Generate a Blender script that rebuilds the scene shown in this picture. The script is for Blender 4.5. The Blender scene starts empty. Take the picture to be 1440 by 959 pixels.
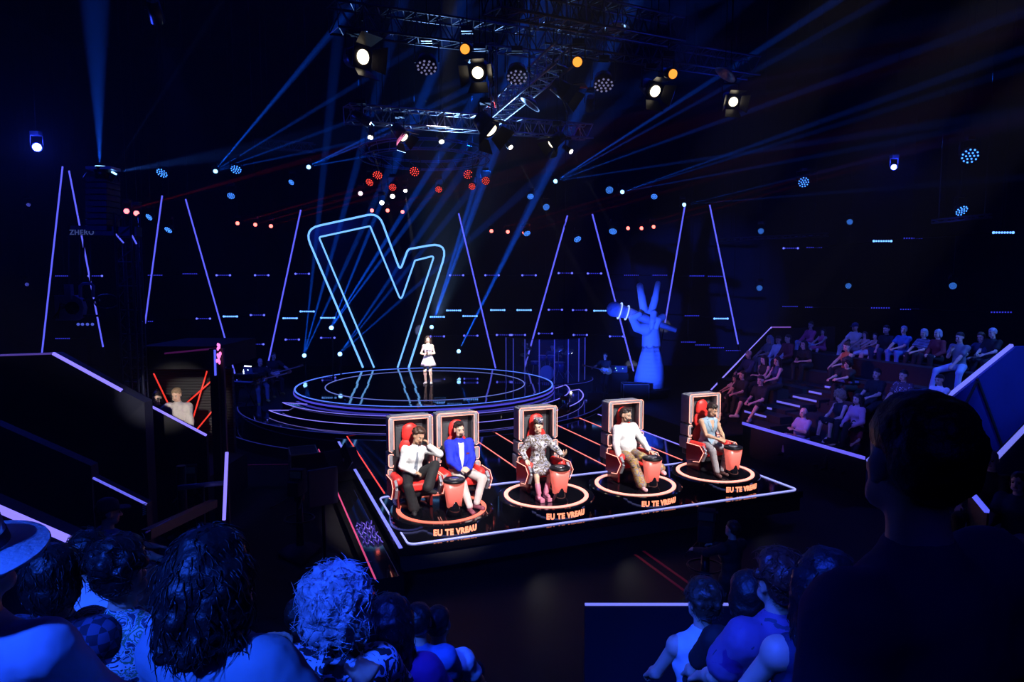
import bpy, bmesh, math, random
from mathutils import Vector, Matrix, Euler, noise
from mathutils.bvhtree import BVHTree
from mathutils.geometry import delaunay_2d_cdt
random.seed(7)
V = Vector
R = math.radians
PI = math.pi
S = bpy.context.scene
C = S.collection
# ---------------------------------------------------------------- camera model
CAM = V((0, 0, 4.65)); PITCH = R(5.0); F = 960.0
FW = V((0, math.cos(PITCH), -math.sin(PITCH))); UPV = V((0, math.sin(PITCH), math.cos(PITCH)))
def ray(px, py):
    return V((1, 0, 0)) * ((px - 720) / F) + UPV * (-(py - 479.5) / F) + FW
def at(px, py, Y):
    d = ray(px, py); return CAM + d * (Y / d.y)
def gnd(px, py, z):
    d = ray(px, py); return CAM + d * ((z - CAM.z) / d.z)
def pix(p):
    d = V(p) - CAM; k = d.dot(FW)
    return (720 + F * d.x / k, 479.5 - F * d.dot(UPV) / k)
cd = bpy.data.cameras.new('camera'); co = bpy.data.objects.new('camera', cd); C.objects.link(co)
cd.sensor_width = 36; cd.lens = 24; cd.clip_start = 0.05; cd.clip_end = 300
co.location = CAM; co.rotation_euler = (PI / 2 - PITCH, 0, 0); S.camera = co
# ---------------------------------------------------------------- materials
MATS = {}
def mat(name, col, rough=0.6, metal=0.0, emit=None, es=1.0, noise_amt=0.0, scale=6.0, bump=0.0, col2=None, tex='noise', spec=None, alpha=None, trans=0, coat=0):
    if name in MATS: return MATS[name]
    m = bpy.data.materials.new(name); m.use_nodes = True; nt = m.node_tree; b = nt.nodes['Principled BSDF']
    b.inputs['Base Color'].default_value = (*col, 1); b.inputs['Roughness'].default_value = rough; b.inputs['Metallic'].default_value = metal
    if spec is not None: b.inputs['Specular IOR Level'].default_value = spec
    if coat: b.inputs['Coat Weight'].default_value = coat
    if alpha is not None: b.inputs['Alpha'].default_value = alpha
    if trans: b.inputs['Transmission Weight'].default_value = trans
    if emit:
        b.inputs['Emission Color'].default_value = (*emit, 1); b.inputs['Emission Strength'].default_value = es
    if noise_amt or bump or col2:
        tc = nt.nodes.new('ShaderNodeTexCoord')
        if tex == 'noise':
            t = nt.nodes.new('ShaderNodeTexNoise'); t.inputs['Scale'].default_value = scale; t.inputs['Detail'].default_value = 4; out = t.outputs[0]
        elif tex == 'voronoi':
            t = nt.nodes.new('ShaderNodeTexVoronoi'); t.inputs['Scale'].default_value = scale; out = t.outputs[0]
        elif tex == 'wave':
            t = nt.nodes.new('ShaderNodeTexWave'); t.inputs['Scale'].default_value = scale; t.bands_direction = 'Z'; out = t.outputs[0]
        elif tex == 'checker':
            t = nt.nodes.new('ShaderNodeTexChecker'); t.inputs['Scale'].default_value = scale; out = t.outputs[1]
        nt.links.new(tc.outputs['Object'], t.inputs['Vector'])
        if noise_amt or col2:
            r = nt.nodes.new('ShaderNodeValToRGB')
            c2 = col2 if col2 else tuple(max(0, c * (1 - noise_amt)) for c in col)
            r.color_ramp.elements[0].color = (*col, 1); r.color_ramp.elements[1].color = (*c2, 1)
            r.color_ramp.elements[0].position = .42; r.color_ramp.elements[1].position = .58 if col2 else .8
            nt.links.new(out, r.inputs[0]); nt.links.new(r.outputs[0], b.inputs['Base Color'])
        if bump:
            bp = nt.nodes.new('ShaderNodeBump'); bp.inputs['Strength'].default_value = bump; bp.inputs['Distance'].default_value = .02
            nt.links.new(out, bp.inputs['Height']); nt.links.new(bp.outputs[0], b.inputs['Normal'])
    MATS[name] = m
    return m
def multi(name, cols, scale=14, rough=.7):
    """patchy printed cloth in several colours"""
    if name in MATS: return MATS[name]
    m = mat(name, cols[0], rough); nt = m.node_tree; b = nt.nodes['Principled BSDF']
    tc = nt.nodes.new('ShaderNodeTexCoord'); t = nt.nodes.new('ShaderNodeTexNoise'); t.inputs['Scale'].default_value = scale; t.inputs['Detail'].default_value = 3; t.inputs['Distortion'].default_value = 1.2
    r = nt.nodes.new('ShaderNodeValToRGB'); r.color_ramp.interpolation = 'CONSTANT'
    while len(r.color_ramp.elements) < len(cols): r.color_ramp.elements.new(.5)
    for i, c in enumerate(cols):
        r.color_ramp.elements[i].position = 0 if i == 0 else .36 + .28 * (i - 1) / max(1, len(cols) - 2); r.color_ramp.elements[i].color = (*c, 1)
    nt.links.new(tc.outputs['Object'], t.inputs['Vector']); nt.links.new(t.outputs[0], r.inputs[0]); nt.links.new(r.outputs[0], b.inputs['Base Color'])
    return m
def glow(name, col, s):
    m = mat(name, tuple(min(1, c) * .3 for c in col), .4, emit=col, es=s); m.cycles.emission_sampling = 'NONE'; return m
# ---------------------------------------------------------------- mesh builder
def basis(d, up=V((0, 0, 1))):
    d = V(d).normalized()
    if abs(d.dot(up)) > .98: up = V((1, 0, 0))
    x = up.cross(d).normalized(); y = d.cross(x).normalized()
    return x, y, d
class MB:
    def __init__(s): s.v = []; s.f = []; s.sm = []
    def add(s, vs, fs, smooth=False):
        n = len(s.v); s.v += [V(p) for p in vs]; s.f += [tuple(i + n for i in f) for f in fs]; s.sm += [smooth] * len(fs); return s
    def box(s, c, d, M=None):
        h = V(d) / 2; vs = [V((x * h.x, y * h.y, z * h.z)) for z in (-1, 1) for y in (-1, 1) for x in (-1, 1)]
        if M is not None: vs = [M @ p for p in vs]
        vs = [p + V(c) for p in vs]
        return s.add(vs, [(0, 2, 3, 1), (4, 5, 7, 6), (0, 1, 5, 4), (2, 6, 7, 3), (0, 4, 6, 2), (1, 3, 7, 5)])
    def bar(s, p0, p1, w, h, up=V((0, 0, 1))):
        p0 = V(p0); p1 = V(p1); x, y, d = basis(p1 - p0, up); vs = []
        for p in (p0, p1):
            for a, b in ((-1, -1), (1, -1), (1, 1), (-1, 1)): vs.append(p + x * a * w / 2 + y * b * h / 2)
        return s.add(vs, [(3, 2, 1, 0), (4, 5, 6, 7), (0, 1, 5, 4), (1, 2, 6, 5), (2, 3, 7, 6), (3, 0, 4, 7)])
    def cyl(s, p0, p1, r0, r1=None, n=12, caps=True):
        r1 = r0 if r1 is None else r1; p0 = V(p0); p1 = V(p1); x, y, d = basis(p1 - p0)
        vs = []
        for p, r in ((p0, r0), (p1, r1)):
            for i in range(n):
                a = 2 * PI * i / n; vs.append(p + (x * math.cos(a) + y * math.sin(a)) * r)
        k = len(s.v); s.add(vs, [(i, (i + 1) % n, n + (i + 1) % n, n + i) for i in range(n)], n > 6)
        if caps:
            s.f += [tuple(k + i for i in reversed(range(n))), tuple(k + n + i for i in range(n))]; s.sm += [False, False]
        return s
    def ell(s, c, r, M=None, nu=14, nv=9):
        if isinstance(r, (int, float)): r = (r, r, r)
        vs = [V((0, 0, -r[2]))]
        for j in range(1, nv):
            t = -PI / 2 + PI * j / nv
            for i in range(nu):
                a = 2 * PI * i / nu; vs.append(V((r[0] * math.cos(t) * math.cos(a), r[1] * math.cos(t) * math.sin(a), r[2] * math.sin(t))))
        vs.append(V((0, 0, r[2])))
        if M is not None: vs = [M @ p for p in vs]
        vs = [p + V(c) for p in vs]; fs = []
        for i in range(nu): fs.append((0, 1 + (i + 1) % nu, 1 + i))
        for j in range(nv - 2):
            for i in range(nu):
                a = 1 + j * nu + i; b = 1 + j * nu + (i + 1) % nu; fs.append((a, b, b + nu, a + nu))
        t = len(vs) - 1; o = 1 + (nv - 2) * nu
        for i in range(nu): fs.append((t, o + i, o + (i + 1) % nu))
        return s.add(vs, fs, True)
    def cap(s, p0, p1, r0, r1=None, n=10):
        r1 = r0 if r1 is None else r1; p0 = V(p0); p1 = V(p1)
        if (p1 - p0).length < 1e-5: return s.ell(p0, max(r0, r1))
        x, y, d = basis(p1 - p0); rings = []
        for t in (-75, -45, -15): rings.append((p0 + d * r0 * math.sin(R(t)), r0 * math.cos(R(t))))
        for t in (15, 45, 75): rings.append((p1 + d * r1 * math.sin(R(t)), r1 * math.cos(R(t))))
        vs = []
        for p, r in rings:
            for i in range(n):
                a = 2 * PI * i / n; vs.append(p + (x * math.cos(a) + y * math.sin(a)) * r)
        fs = [(j * n + i, j * n + (i + 1) % n, (j + 1) * n + (i + 1) % n, (j + 1) * n + i) for j in range(5) for i in range(n)]
        fs += [tuple(reversed(range(n))), tuple(5 * n + i for i in range(n))]
        return s.add(vs, fs, True)
    def tube(s, pts, r, closed=False, n=6, r1=None):
        pts = [V(p) for p in pts]; m = len(pts); vs = []; up = V((0, 0, 1)); prev = None
        for k, p in enumerate(pts):
            if closed: d = pts[(k + 1) % m] - pts[k - 1]
            else: d = pts[min(k + 1, m - 1)] - pts[max(k - 1, 0)]
            d = d.normalized() if d.length > 1e-9 else V((0, 0, 1))
            if prev is None: x, y, _ = basis(d)
            else:
                x = prev - d * prev.dot(d); x = x.normalized() if x.length > 1e-6 else basis(d)[0]; y = d.cross(x)
            prev = x; rr = r if r1 is None else r + (r1 - r) * k / max(1, m - 1)
            for i in range(n):
                a = 2 * PI * i / n; vs.append(p + (x * math.cos(a) + y * math.sin(a)) * rr)
        fs = []
        for k in range(m if closed else m - 1):
            q = (k + 1) % m
            for i in range(n): fs.append((k * n + i, k * n + (i + 1) % n, q * n + (i + 1) % n, q * n + i))
        if not closed: fs += [tuple(reversed(range(n))), tuple((m - 1) * n + i for i in range(n))]
        return s.add(vs, fs, True)
    def lathe(s, prof, n=32, c=(0, 0, 0), smooth=True, M=None):
        vs = []; c = V(c)
        for r, z in prof:
            for i in range(n):
                a = 2 * PI * i / n; p = V((r * math.cos(a), r * math.sin(a), z)); vs.append((M @ p if M is not None else p) + c)
        m = len(prof); fs = [(j * n + i, j * n + (i + 1) % n, (j + 1) * n + (i + 1) % n, (j + 1) * n + i) for j in range(m - 1) for i in range(n)]
        fs += [tuple(reversed(range(n))), tuple((m - 1) * n + i for i in range(n))]
        return s.add(vs, fs, smooth)
    def prism(s, poly, h, fn):
        """poly: 2D points; fn(u, v, w) -> 3D, extruded w from 0 to h (closed solid)"""
        n = len(poly); vs = [fn(u, v, 0) for u, v in poly] + [fn(u, v, h) for u, v in poly]
        return s.add(vs, [tuple(reversed(range(n))), tuple(range(n, 2 * n))] + [(i, (i + 1) % n, n + (i + 1) % n, n + i) for i in range(n)])
    def mesh(s, name='m'):
        me = bpy.data.meshes.new(name); me.from_pydata([tuple(p) for p in s.v], [], s.f)
        me.polygons.foreach_set('use_smooth', s.sm); me.update()
        return me
    def xf(s, M):
        s.v = [M @ p for p in s.v]; return s
def fixn(me):
    bm = bmesh.new(); bm.from_mesh(me); bmesh.ops.recalc_face_normals(bm, faces=bm.faces); bm.to_mesh(me); bm.free(); return me
def put(name, me, m, parent=None, world=False, bevel=0):
    """one mesh object; WORLD: its vertices are in world space, move them into the parent's frame"""
    if isinstance(me, MB): me = me.mesh(name); fixn(me)
    me.name = name
    if m is not None and not me.materials: me.materials.append(m)
    o = bpy.data.objects.new(name, me); C.objects.link(o)
    if parent is not None:
        if world: me.transform(mw(parent).inverted())
        o.parent = parent
    if bevel:
        b = o.modifiers.new('bevel', 'BEVEL'); b.width = bevel; b.segments = 2; b.limit_method = 'ANGLE'
    return o
def mw(o):
    m = Matrix.LocRotScale(o.location, o.rotation_euler, o.scale)
    return mw(o.parent) @ m if o.parent else m
def thing(name, label, cat, loc=(0, 0, 0), rz=0, group=None, kind=None):
    o = bpy.data.objects.new(name, None); C.objects.link(o); o.empty_display_size = .1
    o.location = loc; o.rotation_euler = (0, 0, rz); o['label'] = label; o['category'] = cat
    if group: o['group'] = group
    if kind: o['kind'] = kind
    return o
def tag(o, label, cat, group=None, kind=None):
    o['label'] = label; o['category'] = cat
    if group: o['group'] = group
    if kind: o['kind'] = kind
    return o
def struct(name, mb, m):
    o = put(name, mb, m); o['kind'] = 'structure'; return o
def recentre(o):
    """put a top-level mesh's origin at its base centre"""
    me = o.data; xs = [v.co for v in me.vertices]
    c = V(((min(p.x for p in xs) + max(p.x for p in xs)) / 2, (min(p.y for p in xs) + max(p.y for p in xs)) / 2, min(p.z for p in xs)))
    me.transform(Matrix.Translation(-c)); o.location = c; return o
def lamp(kind, loc, to, power, col, size=.1, angle=30, blend=.3, parent=None, name='lamp'):
    l = bpy.data.lights.new(name, kind); l.energy = power; l.color = col
    if kind == 'SPOT': l.spot_size = R(angle); l.spot_blend = blend
    if kind == 'AREA': l.size = size
    else: l.shadow_soft_size = size
    o = bpy.data.objects.new(name, l); C.objects.link(o); o.location = loc
    if to is not None: o.rotation_euler = (V(to) - V(loc)).to_track_quat('-Z', 'Y').to_euler()
    if parent is not None:
        M = mw(parent).inverted() @ Matrix.LocRotScale(o.location, o.rotation_euler, None)
        o.parent = parent; o.matrix_basis = M
    return o
def arc(c, r, a0, a1, n, z=0):
    return [V((c[0] + r * math.cos(a0 + (a1 - a0) * i / n), c[1] + r * math.sin(a0 + (a1 - a0) * i / n), z)) for i in range(n + 1)]
import numpy as np
class SD:
    """a signed-distance body: capsules and ellipsoids melted together into ONE continuous surface"""
    def __init__(s, k=.02): s.p = []; s.k = k
    def cap(s, p0, p1, r0, r1=None, n=0, k=None): s.p.append((0, np.array(V(p0)), np.array(V(p1)), float(r0), float(r0 if r1 is None else r1), s.k if k is None else k)); return s
    def ell(s, c, r, M=None, nu=0, nv=0, k=None):
        if isinstance(r, (int, float)): return s.cap(c, V(c) + V((0, 0, 1e-4)), r, r, k=k)
        s.p.append((1, np.array(V(c)), np.array(r, dtype=float), np.array(M) if M is not None else np.eye(3), 0, s.k if k is None else k)); return s
def remesh(sd, voxel, smooth=0, amp=0, freq=10, seed=0, amp2=0, freq2=40):
    lo = np.full(3, 1e9); hi = -lo; bb = []
    for q in sd.p:
        if q[0] == 0: a = np.minimum(q[1] - q[3], q[2] - q[4]); b = np.maximum(q[1] + q[3], q[2] + q[4])
        else:
            e = np.sqrt(((q[3] * q[2][None, :]) ** 2).sum(1)); a = q[1] - e; b = q[1] + e
        m = q[5] + 2.5 * voxel; bb.append((a - m, b + m)); lo = np.minimum(lo, a - m); hi = np.maximum(hi, b + m)
    lo = lo - 2 * voxel; N = np.ceil((hi - lo) / voxel).astype(int) + 3; D = np.full(N, .5, dtype=np.float32)
    for q, (a, b) in zip(sd.p, bb):
        i0 = np.maximum(0, ((a - lo) / voxel).astype(int)); i1 = np.minimum(N, ((b - lo) / voxel).astype(int) + 2)
        g = [(lo[t] + voxel * np.arange(i0[t], i1[t])).astype(np.float32) for t in range(3)]
        X = g[0][:, None, None]; Y = g[1][None, :, None]; Z = g[2][None, None, :]
        if q[0] == 0:
            d = (q[2] - q[1]); L2 = max(1e-12, float(d @ d)); px, py, pz = X - q[1][0], Y - q[1][1], Z - q[1][2]
            h = np.clip((px * d[0] + py * d[1] + pz * d[2]) / L2, 0, 1); dist = np.sqrt((px - d[0] * h) ** 2 + (py - d[1] * h) ** 2 + (pz - d[2] * h) ** 2) - (q[3] + (q[4] - q[3]) * h)
        else:
            px, py, pz = X - q[1][0], Y - q[1][1], Z - q[1][2]; M = q[3]; r = q[2]; k0 = 0; k1 = 0
            for t in range(3):
                c = (px * M[0, t] + py * M[1, t] + pz * M[2, t]); k0 = k0 + (c / r[t]) ** 2; k1 = k1 + (c / r[t] ** 2) ** 2
            k0 = np.sqrt(k0); k1 = np.sqrt(k1) + 1e-9; dist = k0 * (k0 - 1) / k1
        sl = tuple(slice(i0[t], i1[t]) for t in range(3)); A = D[sl]; k = max(q[5], 1e-5)
        hh = np.maximum(k - np.abs(A - dist), 0) / k; D[sl] = np.minimum(A, dist) - hh * hh * k * .25
    # surface nets
    ins = D < 0; c = np.zeros(tuple(N - 1), dtype=np.int8)
    for dx in (0, 1):
        for dy in (0, 1):
            for dz in (0, 1): c += ins[dx:N[0] - 1 + dx, dy:N[1] - 1 + dy, dz:N[2] - 1 + dz]
    cells = np.argwhere((c > 0) & (c < 8)); idx = np.full(tuple(N - 1), -1, dtype=np.int64); idx[tuple(cells.T)] = np.arange(len(cells))
    acc = np.zeros((len(cells), 3)); cnt = np.zeros(len(cells)); corners = [(x, y, z) for x in (0, 1) for y in (0, 1) for z in (0, 1)]
    val = {k: D[cells[:, 0] + k[0], cells[:, 1] + k[1], cells[:, 2] + k[2]] for k in corners}
    for a in corners:
        for t in range(3):
            if a[t] == 0:
                b = list(a); b[t] = 1; b = tuple(b); va, vb = val[a], val[b]; m = (va < 0) != (vb < 0); f = np.where(m, va / np.where(m, va - vb, 1), 0)
                for u in range(3): acc[:, u] += np.where(m, a[u] + (f if u == t else 0), 0)
                cnt += m
    P = lo + voxel * (cells + acc / cnt[:, None]); F_ = []
    for t in range(3):
        u, v = (t + 1) % 3, (t + 2) % 3; s0 = [slice(1, N[x] - 1) for x in range(3)]; s1 = list(s0); s1[t] = slice(2, N[t]); A = ins[tuple(s0)]; B = ins[tuple(s1)]
        e = np.argwhere(A != B); fl = A[tuple(e.T)]; e = e + 1
        def cell(du, dv):
            q = e.copy(); q[:, u] += du; q[:, v] += dv; return idx[tuple(q.T)]
        quad = np.stack([cell(-1, -1), cell(0, -1), cell(0, 0), cell(-1, 0)], 1); quad[~fl] = quad[~fl][:, ::-1]; F_.append(quad)
    Q = np.concatenate(F_); me = bpy.data.meshes.new('m'); me.vertices.add(len(P)); me.vertices.foreach_set('co', P.astype(np.float32).ravel())
    me.loops.add(Q.size); me.loops.foreach_set('vertex_index', Q.ravel().astype(np.int32)); me.polygons.add(len(Q)); me.polygons.foreach_set('loop_start', (np.arange(len(Q)) * 4).astype(np.int32)); me.polygons.foreach_set('loop_total', np.full(len(Q), 4, dtype=np.int32))
    me.polygons.foreach_set('use_smooth', np.ones(len(Q), dtype=bool)); me.update(calc_edges=True); me.validate()
    if amp or amp2:
        off = V((seed * 3.1, seed * 1.7, seed * 5.3)); n_ = noise.noise
        n = len(me.vertices); co_ = np.empty(n * 3, dtype=np.float32); no_ = np.empty(n * 3, dtype=np.float32); me.vertices.foreach_get('co', co_); me.vertices.foreach_get('normal', no_); co_ = co_.reshape(-1, 3); no_ = no_.reshape(-1, 3)
        h = np.array([amp * n_(V(p) * freq + off) + (amp2 * n_(V(p) * freq2 + off) if amp2 else 0) for p in co_.tolist()], dtype=np.float32); me.vertices.foreach_set('co', (co_ + no_ * h[:, None]).ravel())
        me.update()
    return me
def text_mesh(txt, size, extrude=.004, bold=.0):
    cu = bpy.data.curves.new('txt', 'FONT'); cu.body = txt; cu.size = size; cu.extrude = extrude; cu.offset = bold; cu.align_x = 'CENTER'; cu.align_y = 'CENTER'; cu.resolution_u = 3; cu.space_character = 1.12
    o = bpy.data.objects.new('txt', cu); C.objects.link(o); dg = bpy.context.evaluated_depsgraph_get()
    me = bpy.data.meshes.new_from_object(o.evaluated_get(dg)); bpy.data.objects.remove(o); bpy.data.curves.remove(cu)
    return me
def ordinal(i):
    names = ['leftmost', 'second from left', 'third from left', 'fourth from left', 'fifth from left', 'sixth from left', 'seventh from left', 'eighth from left', 'ninth from left', 'tenth from left', 'eleventh from left', 'twelfth from left', 'thirteenth from left', 'fourteenth from left', 'fifteenth from left', 'sixteenth from left', 'seventeenth from left', 'eighteenth from left', 'nineteenth from left', 'twentieth from left']
    return names[i]
# ---------------------------------------------------------------- people
SK = {'fair': mat('skin_fair', (.72, .46, .34), .5), 'tan': mat('skin_tan', (.55, .31, .2), .5), 'olive': mat('skin_olive', (.6, .37, .26), .5)}
HR = {'black': mat('hair_black', (.012, .01, .012), .45, noise_amt=.5, scale=40, bump=.4), 'brown': mat('hair_brown', (.07, .035, .02), .45, noise_amt=.5, scale=40, bump=.4),
      'grey': mat('hair_grey', (.45, .45, .5), .5, noise_amt=.4, scale=40, bump=.4), 'blond': mat('hair_blond', (.35, .24, .14), .5, noise_amt=.4, scale=40, bump=.4),
      'dark': mat('hair_dark', (.025, .016, .014), .45, noise_amt=.5, scale=60, bump=.4), 'red': mat('hair_auburn', (.12, .03, .02), .45, noise_amt=.4, scale=40, bump=.4)}
EYE = mat('eye_dark', (.015, .01, .01), .2); EYEW = mat('eye_white', (.7, .68, .66), .3); LIP = mat('lip', (.42, .13, .11), .5); SOLE = mat('shoe_sole', (.5, .5, .5), .6)
def cl(name, c, **k): return mat('cloth_' + name, c, .8, noise_amt=.12, scale=9, bump=.15, **k)
CL = {'black': cl('black', (.012, .012, .015)), 'white': cl('white', (.8, .8, .82)), 'navy': cl('navy', (.02, .03, .09)), 'blue': cl('blue', (.1, .2, .5)), 'pink': cl('pink', (.75, .12, .25)), 'peach': cl('peach', (.7, .35, .25)),
      'maroon': cl('maroon', (.2, .02, .03)), 'beige': cl('beige', (.6, .5, .42)), 'grey': cl('grey', (.2, .2, .23)), 'green': cl('green', (.03, .2, .08)), 'jeans': cl('jeans', (.12, .2, .38)), 'ljeans': cl('pale_jeans', (.42, .52, .68)),
      'lilac': cl('lilac', (.42, .35, .5)), 'royal': cl('royal_blue', (.012, .03, .72)), 'denim': cl('denim', (.28, .42, .55)), 'purple': cl('purple', (.2, .04, .3)), 'orange': cl('orange', (.6, .16, .06)), 'sand': cl('sand', (.62, .52, .5))}
def ik(a, b, l1, l2, hint):
    a = V(a); b = V(b); d = b - a; L = min(d.length, (l1 + l2) * .999); L = max(L, abs(l1 - l2) * 1.05 + .01); u = d.normalized() if d.length > 1e-6 else V((0, 0, -1))
    x = (l1 * l1 - l2 * l2 + L * L) / (2 * L); h = math.sqrt(max(0, l1 * l1 - x * x)); n = V(hint) - u * V(hint).dot(u)
    n = n.normalized() if n.length > 1e-6 else V((0, -1, 0))
    return a + u * x + n * h, a + u * L
def hand(mb, w, d, pn, side, s, curl=.5, r=.0095):
    ko = mb.k; mb.k = .005
    """palm, four fingers with two bends, thumb leaving the side near the wrist"""
    d = d.normalized(); n = (pn - d * pn.dot(d)); n = n.normalized() if n.length > 1e-4 else basis(d)[0]; t = d.cross(n).normalized() * side
    for k in (-1, -.33, .33, 1): mb.cap(w + t * k * .012 * s, w + d * .082 * s + t * k * .028 * s, .015 * s, .013 * s, 8)
    for k, (o, L) in enumerate(((1, .072), (.35, .08), (-.33, .074), (-1, .058))):
        p = w + d * .08 * s + t * o * .029 * s; a = R(18) * curl * 2; q = p
        for j, f in enumerate((.45, .32, .26)):
            dd = (d + t * o * .08) * math.cos(a) + n * math.sin(a); e = q + dd.normalized() * L * f * s; mb.cap(q, e, r * s * (1 - .1 * j), r * s * (.93 - .1 * j), 7); q = e; a += R(32) * curl * 2
    p = w + d * .025 * s + t * .026 * s; e = p + (d * .7 + t * .75 + n * .35).normalized() * .042 * s; mb.cap(p, e, .014 * s, .011 * s, 8); mb.cap(e, e + (d * .95 + t * .25 + n * .35).normalized() * .034 * s, .0108 * s, .009 * s, 8)
    mb.k = ko; return w + d * .06 * s
def patch(name, poly, bvh, M, m, parent, step=.012, off=.004, th=.012, y0=-1.0):
    """a thin solid cut to a 2-D outline (x, z in frame M) that hugs the surface below it, seen from frame -Y"""
    pts = [V((a, b)) for a, b in poly]; n = len(pts); xs = [p.x for p in pts]; ys = [p.y for p in pts]; grid = []
    def inside(x, y):
        c = False; j = n - 1
        for i in range(n):
            if (pts[i].y > y) != (pts[j].y > y) and x < (pts[j].x - pts[i].x) * (y - pts[i].y) / (pts[j].y - pts[i].y) + pts[i].x: c = not c
            j = i
        return c
    x = min(xs)
    while x < max(xs):
        y = min(ys)
        while y < max(ys):
            if inside(x, y): grid.append(V((x, y)))
            y += step
        x += step
    r = delaunay_2d_cdt(pts + grid, [], [list(range(n))], 1, 1e-5); vs2, fs = r[0], [tuple(f) for f in r[2]]
    d = (M.to_3x3() @ V((0, 1, 0))).normalized(); front = []; last = None
    for p in vs2:
        o = M @ V((p.x, y0, p.y)); h = bvh.ray_cast(o, d)[0]; front.append(h)
    ok = [h for h in front if h is not None]
    if not ok: return None
    md = sum((h.dot(d) for h in ok)) / len(ok); out = []
    for p, h in zip(vs2, front):
        o = M @ V((p.x, y0, p.y))
        if h is None: h = o + d * (md - o.dot(d))
        out.append(h - d * off)
    k = len(out); vs = out + [p + d * th for p in out]; edges = {}
    for f in fs:
        for i in range(len(f)):
            e = (f[i], f[(i + 1) % len(f)]); key = tuple(sorted(e)); edges[key] = edges.get(key, 0) + 1
    faces = fs + [tuple(reversed([i + k for i in f])) for f in fs] + [(a, b, b + k, a + k) for (a, b), c in edges.items() if c == 1]
    mb = MB(); mb.add(vs, faces, False); return put(name, mb, m, parent)
def torso(mb, J, g, s, fem, belly, hips=True, top=1.0, shk=1.0):
    X, U, Fd = J['X'], J['U'], J['F']; M = Matrix((X, -Fd, U)).transposed()
    w = .9 if fem else 1.0
    if hips: mb.ell(J['P'] + U * .01 * s, ((.168 + g) * s, (.125 + g) * s, (.125 + g) * s), M)
    mb.ell(J['P'] + U * .15 * s + Fd * belly * .5 * s, ((.142 * w + g + belly * .4) * s, (.105 + g + belly * .5) * s, (.15 + g) * s), M)
    mb.ell(J['P'] + U * .34 * s + Fd * .012 * s, ((.163 * w + g) * s, (.112 + g) * s, (.16 + g) * s), M)
    if fem:
        for k in (-1, 1): mb.ell(J['P'] + U * .33 * s + Fd * .075 * s + X * k * .07 * s, ((.058 + g) * s, (.055 + g) * s, (.055 + g) * s), M)
    for k in (0, 1): mb.cap(J['P'] + U * .43 * s, (J['P'] + U * .44 * s).lerp(J['sh'][k] - U * .01 * s, shk), (.078 + g) * s, (.056 + g) * s)
    mb.cap(J['P'] + U * .47 * s, J['P'] + U * .515 * s, (.075 + g) * s, (.058 + g * .6) * s)
def head_prims(mb, H, s, fem):
    ko = mb.k; mb.k = .014
    e = lambda c, r: mb.ell(H @ (V(c) * s), tuple(x * s for x in r), H.to_3x3(), 18, 12)
    e((0, .012, .145), (.076, .093, .09)); e((0, -.022, .092), (.061 if not fem else .057, .067, .082)); e((0, -.055, .03), (.032 if not fem else .025, .028, .024))
    for k in (-1, 1):
        e((k * .038, -.045, .05), (.026, .035, .03)); e((k * .077, .008, .108), (.011, .02, .031)); e((k * .034, -.064, .095), (.022, .018, .018))
    mb.cap(H @ (V((0, -.082, .125)) * s), H @ (V((0, -.104, .088)) * s), .009 * s, .014 * s, 8); mb.cap(H @ (V((-.032, -.075, .142)) * s), H @ (V((.032, -.075, .142)) * s), .013 * s, .013 * s, 8)
    mb.k = .006
    for k in (-1, 1): e((k * .011, -.094, .085), (.009, .009, .008))
    mb.k = ko
def face_parts(H, s, body, root, detail, hairm, beard, glasses, smile=0):
    M = H @ Matrix.Scale(s, 4)
    for k in (-1, 1):
        mb = MB().ell((k * .031, -.079, .122), (.015, .0085, .0085), None, 12, 8); e = put('eye', mb.xf(M), EYEW if detail else EYE, root)
        if detail:
            put('iris', MB().ell((k * .031, -.0855, .122), (.0075, .005, .0075), None, 10, 6).xf(M), EYE, e)
        put('eyebrow', MB().tube([M @ V((k * .014, -.092, .138)), M @ V((k * .03, -.0925, .145)), M @ V((k * .048, -.080, .14))], .0034 * s), hairm, root)
    zz = .058; mb = MB().tube([M @ V((-.025, -.076, zz + .004 * smile)), M @ V((-.01, -.087, zz + .001)), M @ V((0, -.088, zz)), M @ V((.01, -.087, zz + .001)), M @ V((.025, -.076, zz + .004 * smile))], .0062 * s)
    put('mouth', mb, LIP, root)
    if beard:
        bvh = BVHTree.FromPolygons([v.co for v in body.data.vertices], [p.vertices for p in body.data.polygons])
        if beard == 'full': polys = [[(-.062, .1), (-.052, .075), (-.03, .068), (-.027, .047), (.027, .047), (.03, .068), (.052, .075), (.062, .1), (.06, .05), (.04, .012), (0, .0), (-.04, .012), (-.06, .05)], [(-.03, .068), (-.026, .079), (.026, .079), (.03, .068), (0, .0665)]]
        else: polys = [[(-.03, .07), (-.03, .02), (0, .002), (.03, .02), (.03, .07), (.021, .07), (.021, .045), (-.021, .045), (-.021, .07)], [(-.03, .07), (-.026, .079), (.026, .079), (.03, .07), (0, .0675)]]
        for q in polys: patch('beard', q, bvh, M, hairm, root, .008, .005, .014, -.4)
    if glasses:
        g = MB()
        for k in (-1, 1): g.tube([M @ V((k * .033 + .023 * math.cos(a * PI / 6), -.102, .12 + .017 * math.sin(a * PI / 6))) for a in range(12)], .0028 * s, True); g.tube([M @ V((k * .056, -.1, .124)), M @ V((k * .08, -.0, .122))], .0025 * s)
        g.tube([M @ V((-.01, -.103, .124)), M @ V((.01, -.103, .124))], .0028 * s); put('glasses', g, CL['black'], root)
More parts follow.
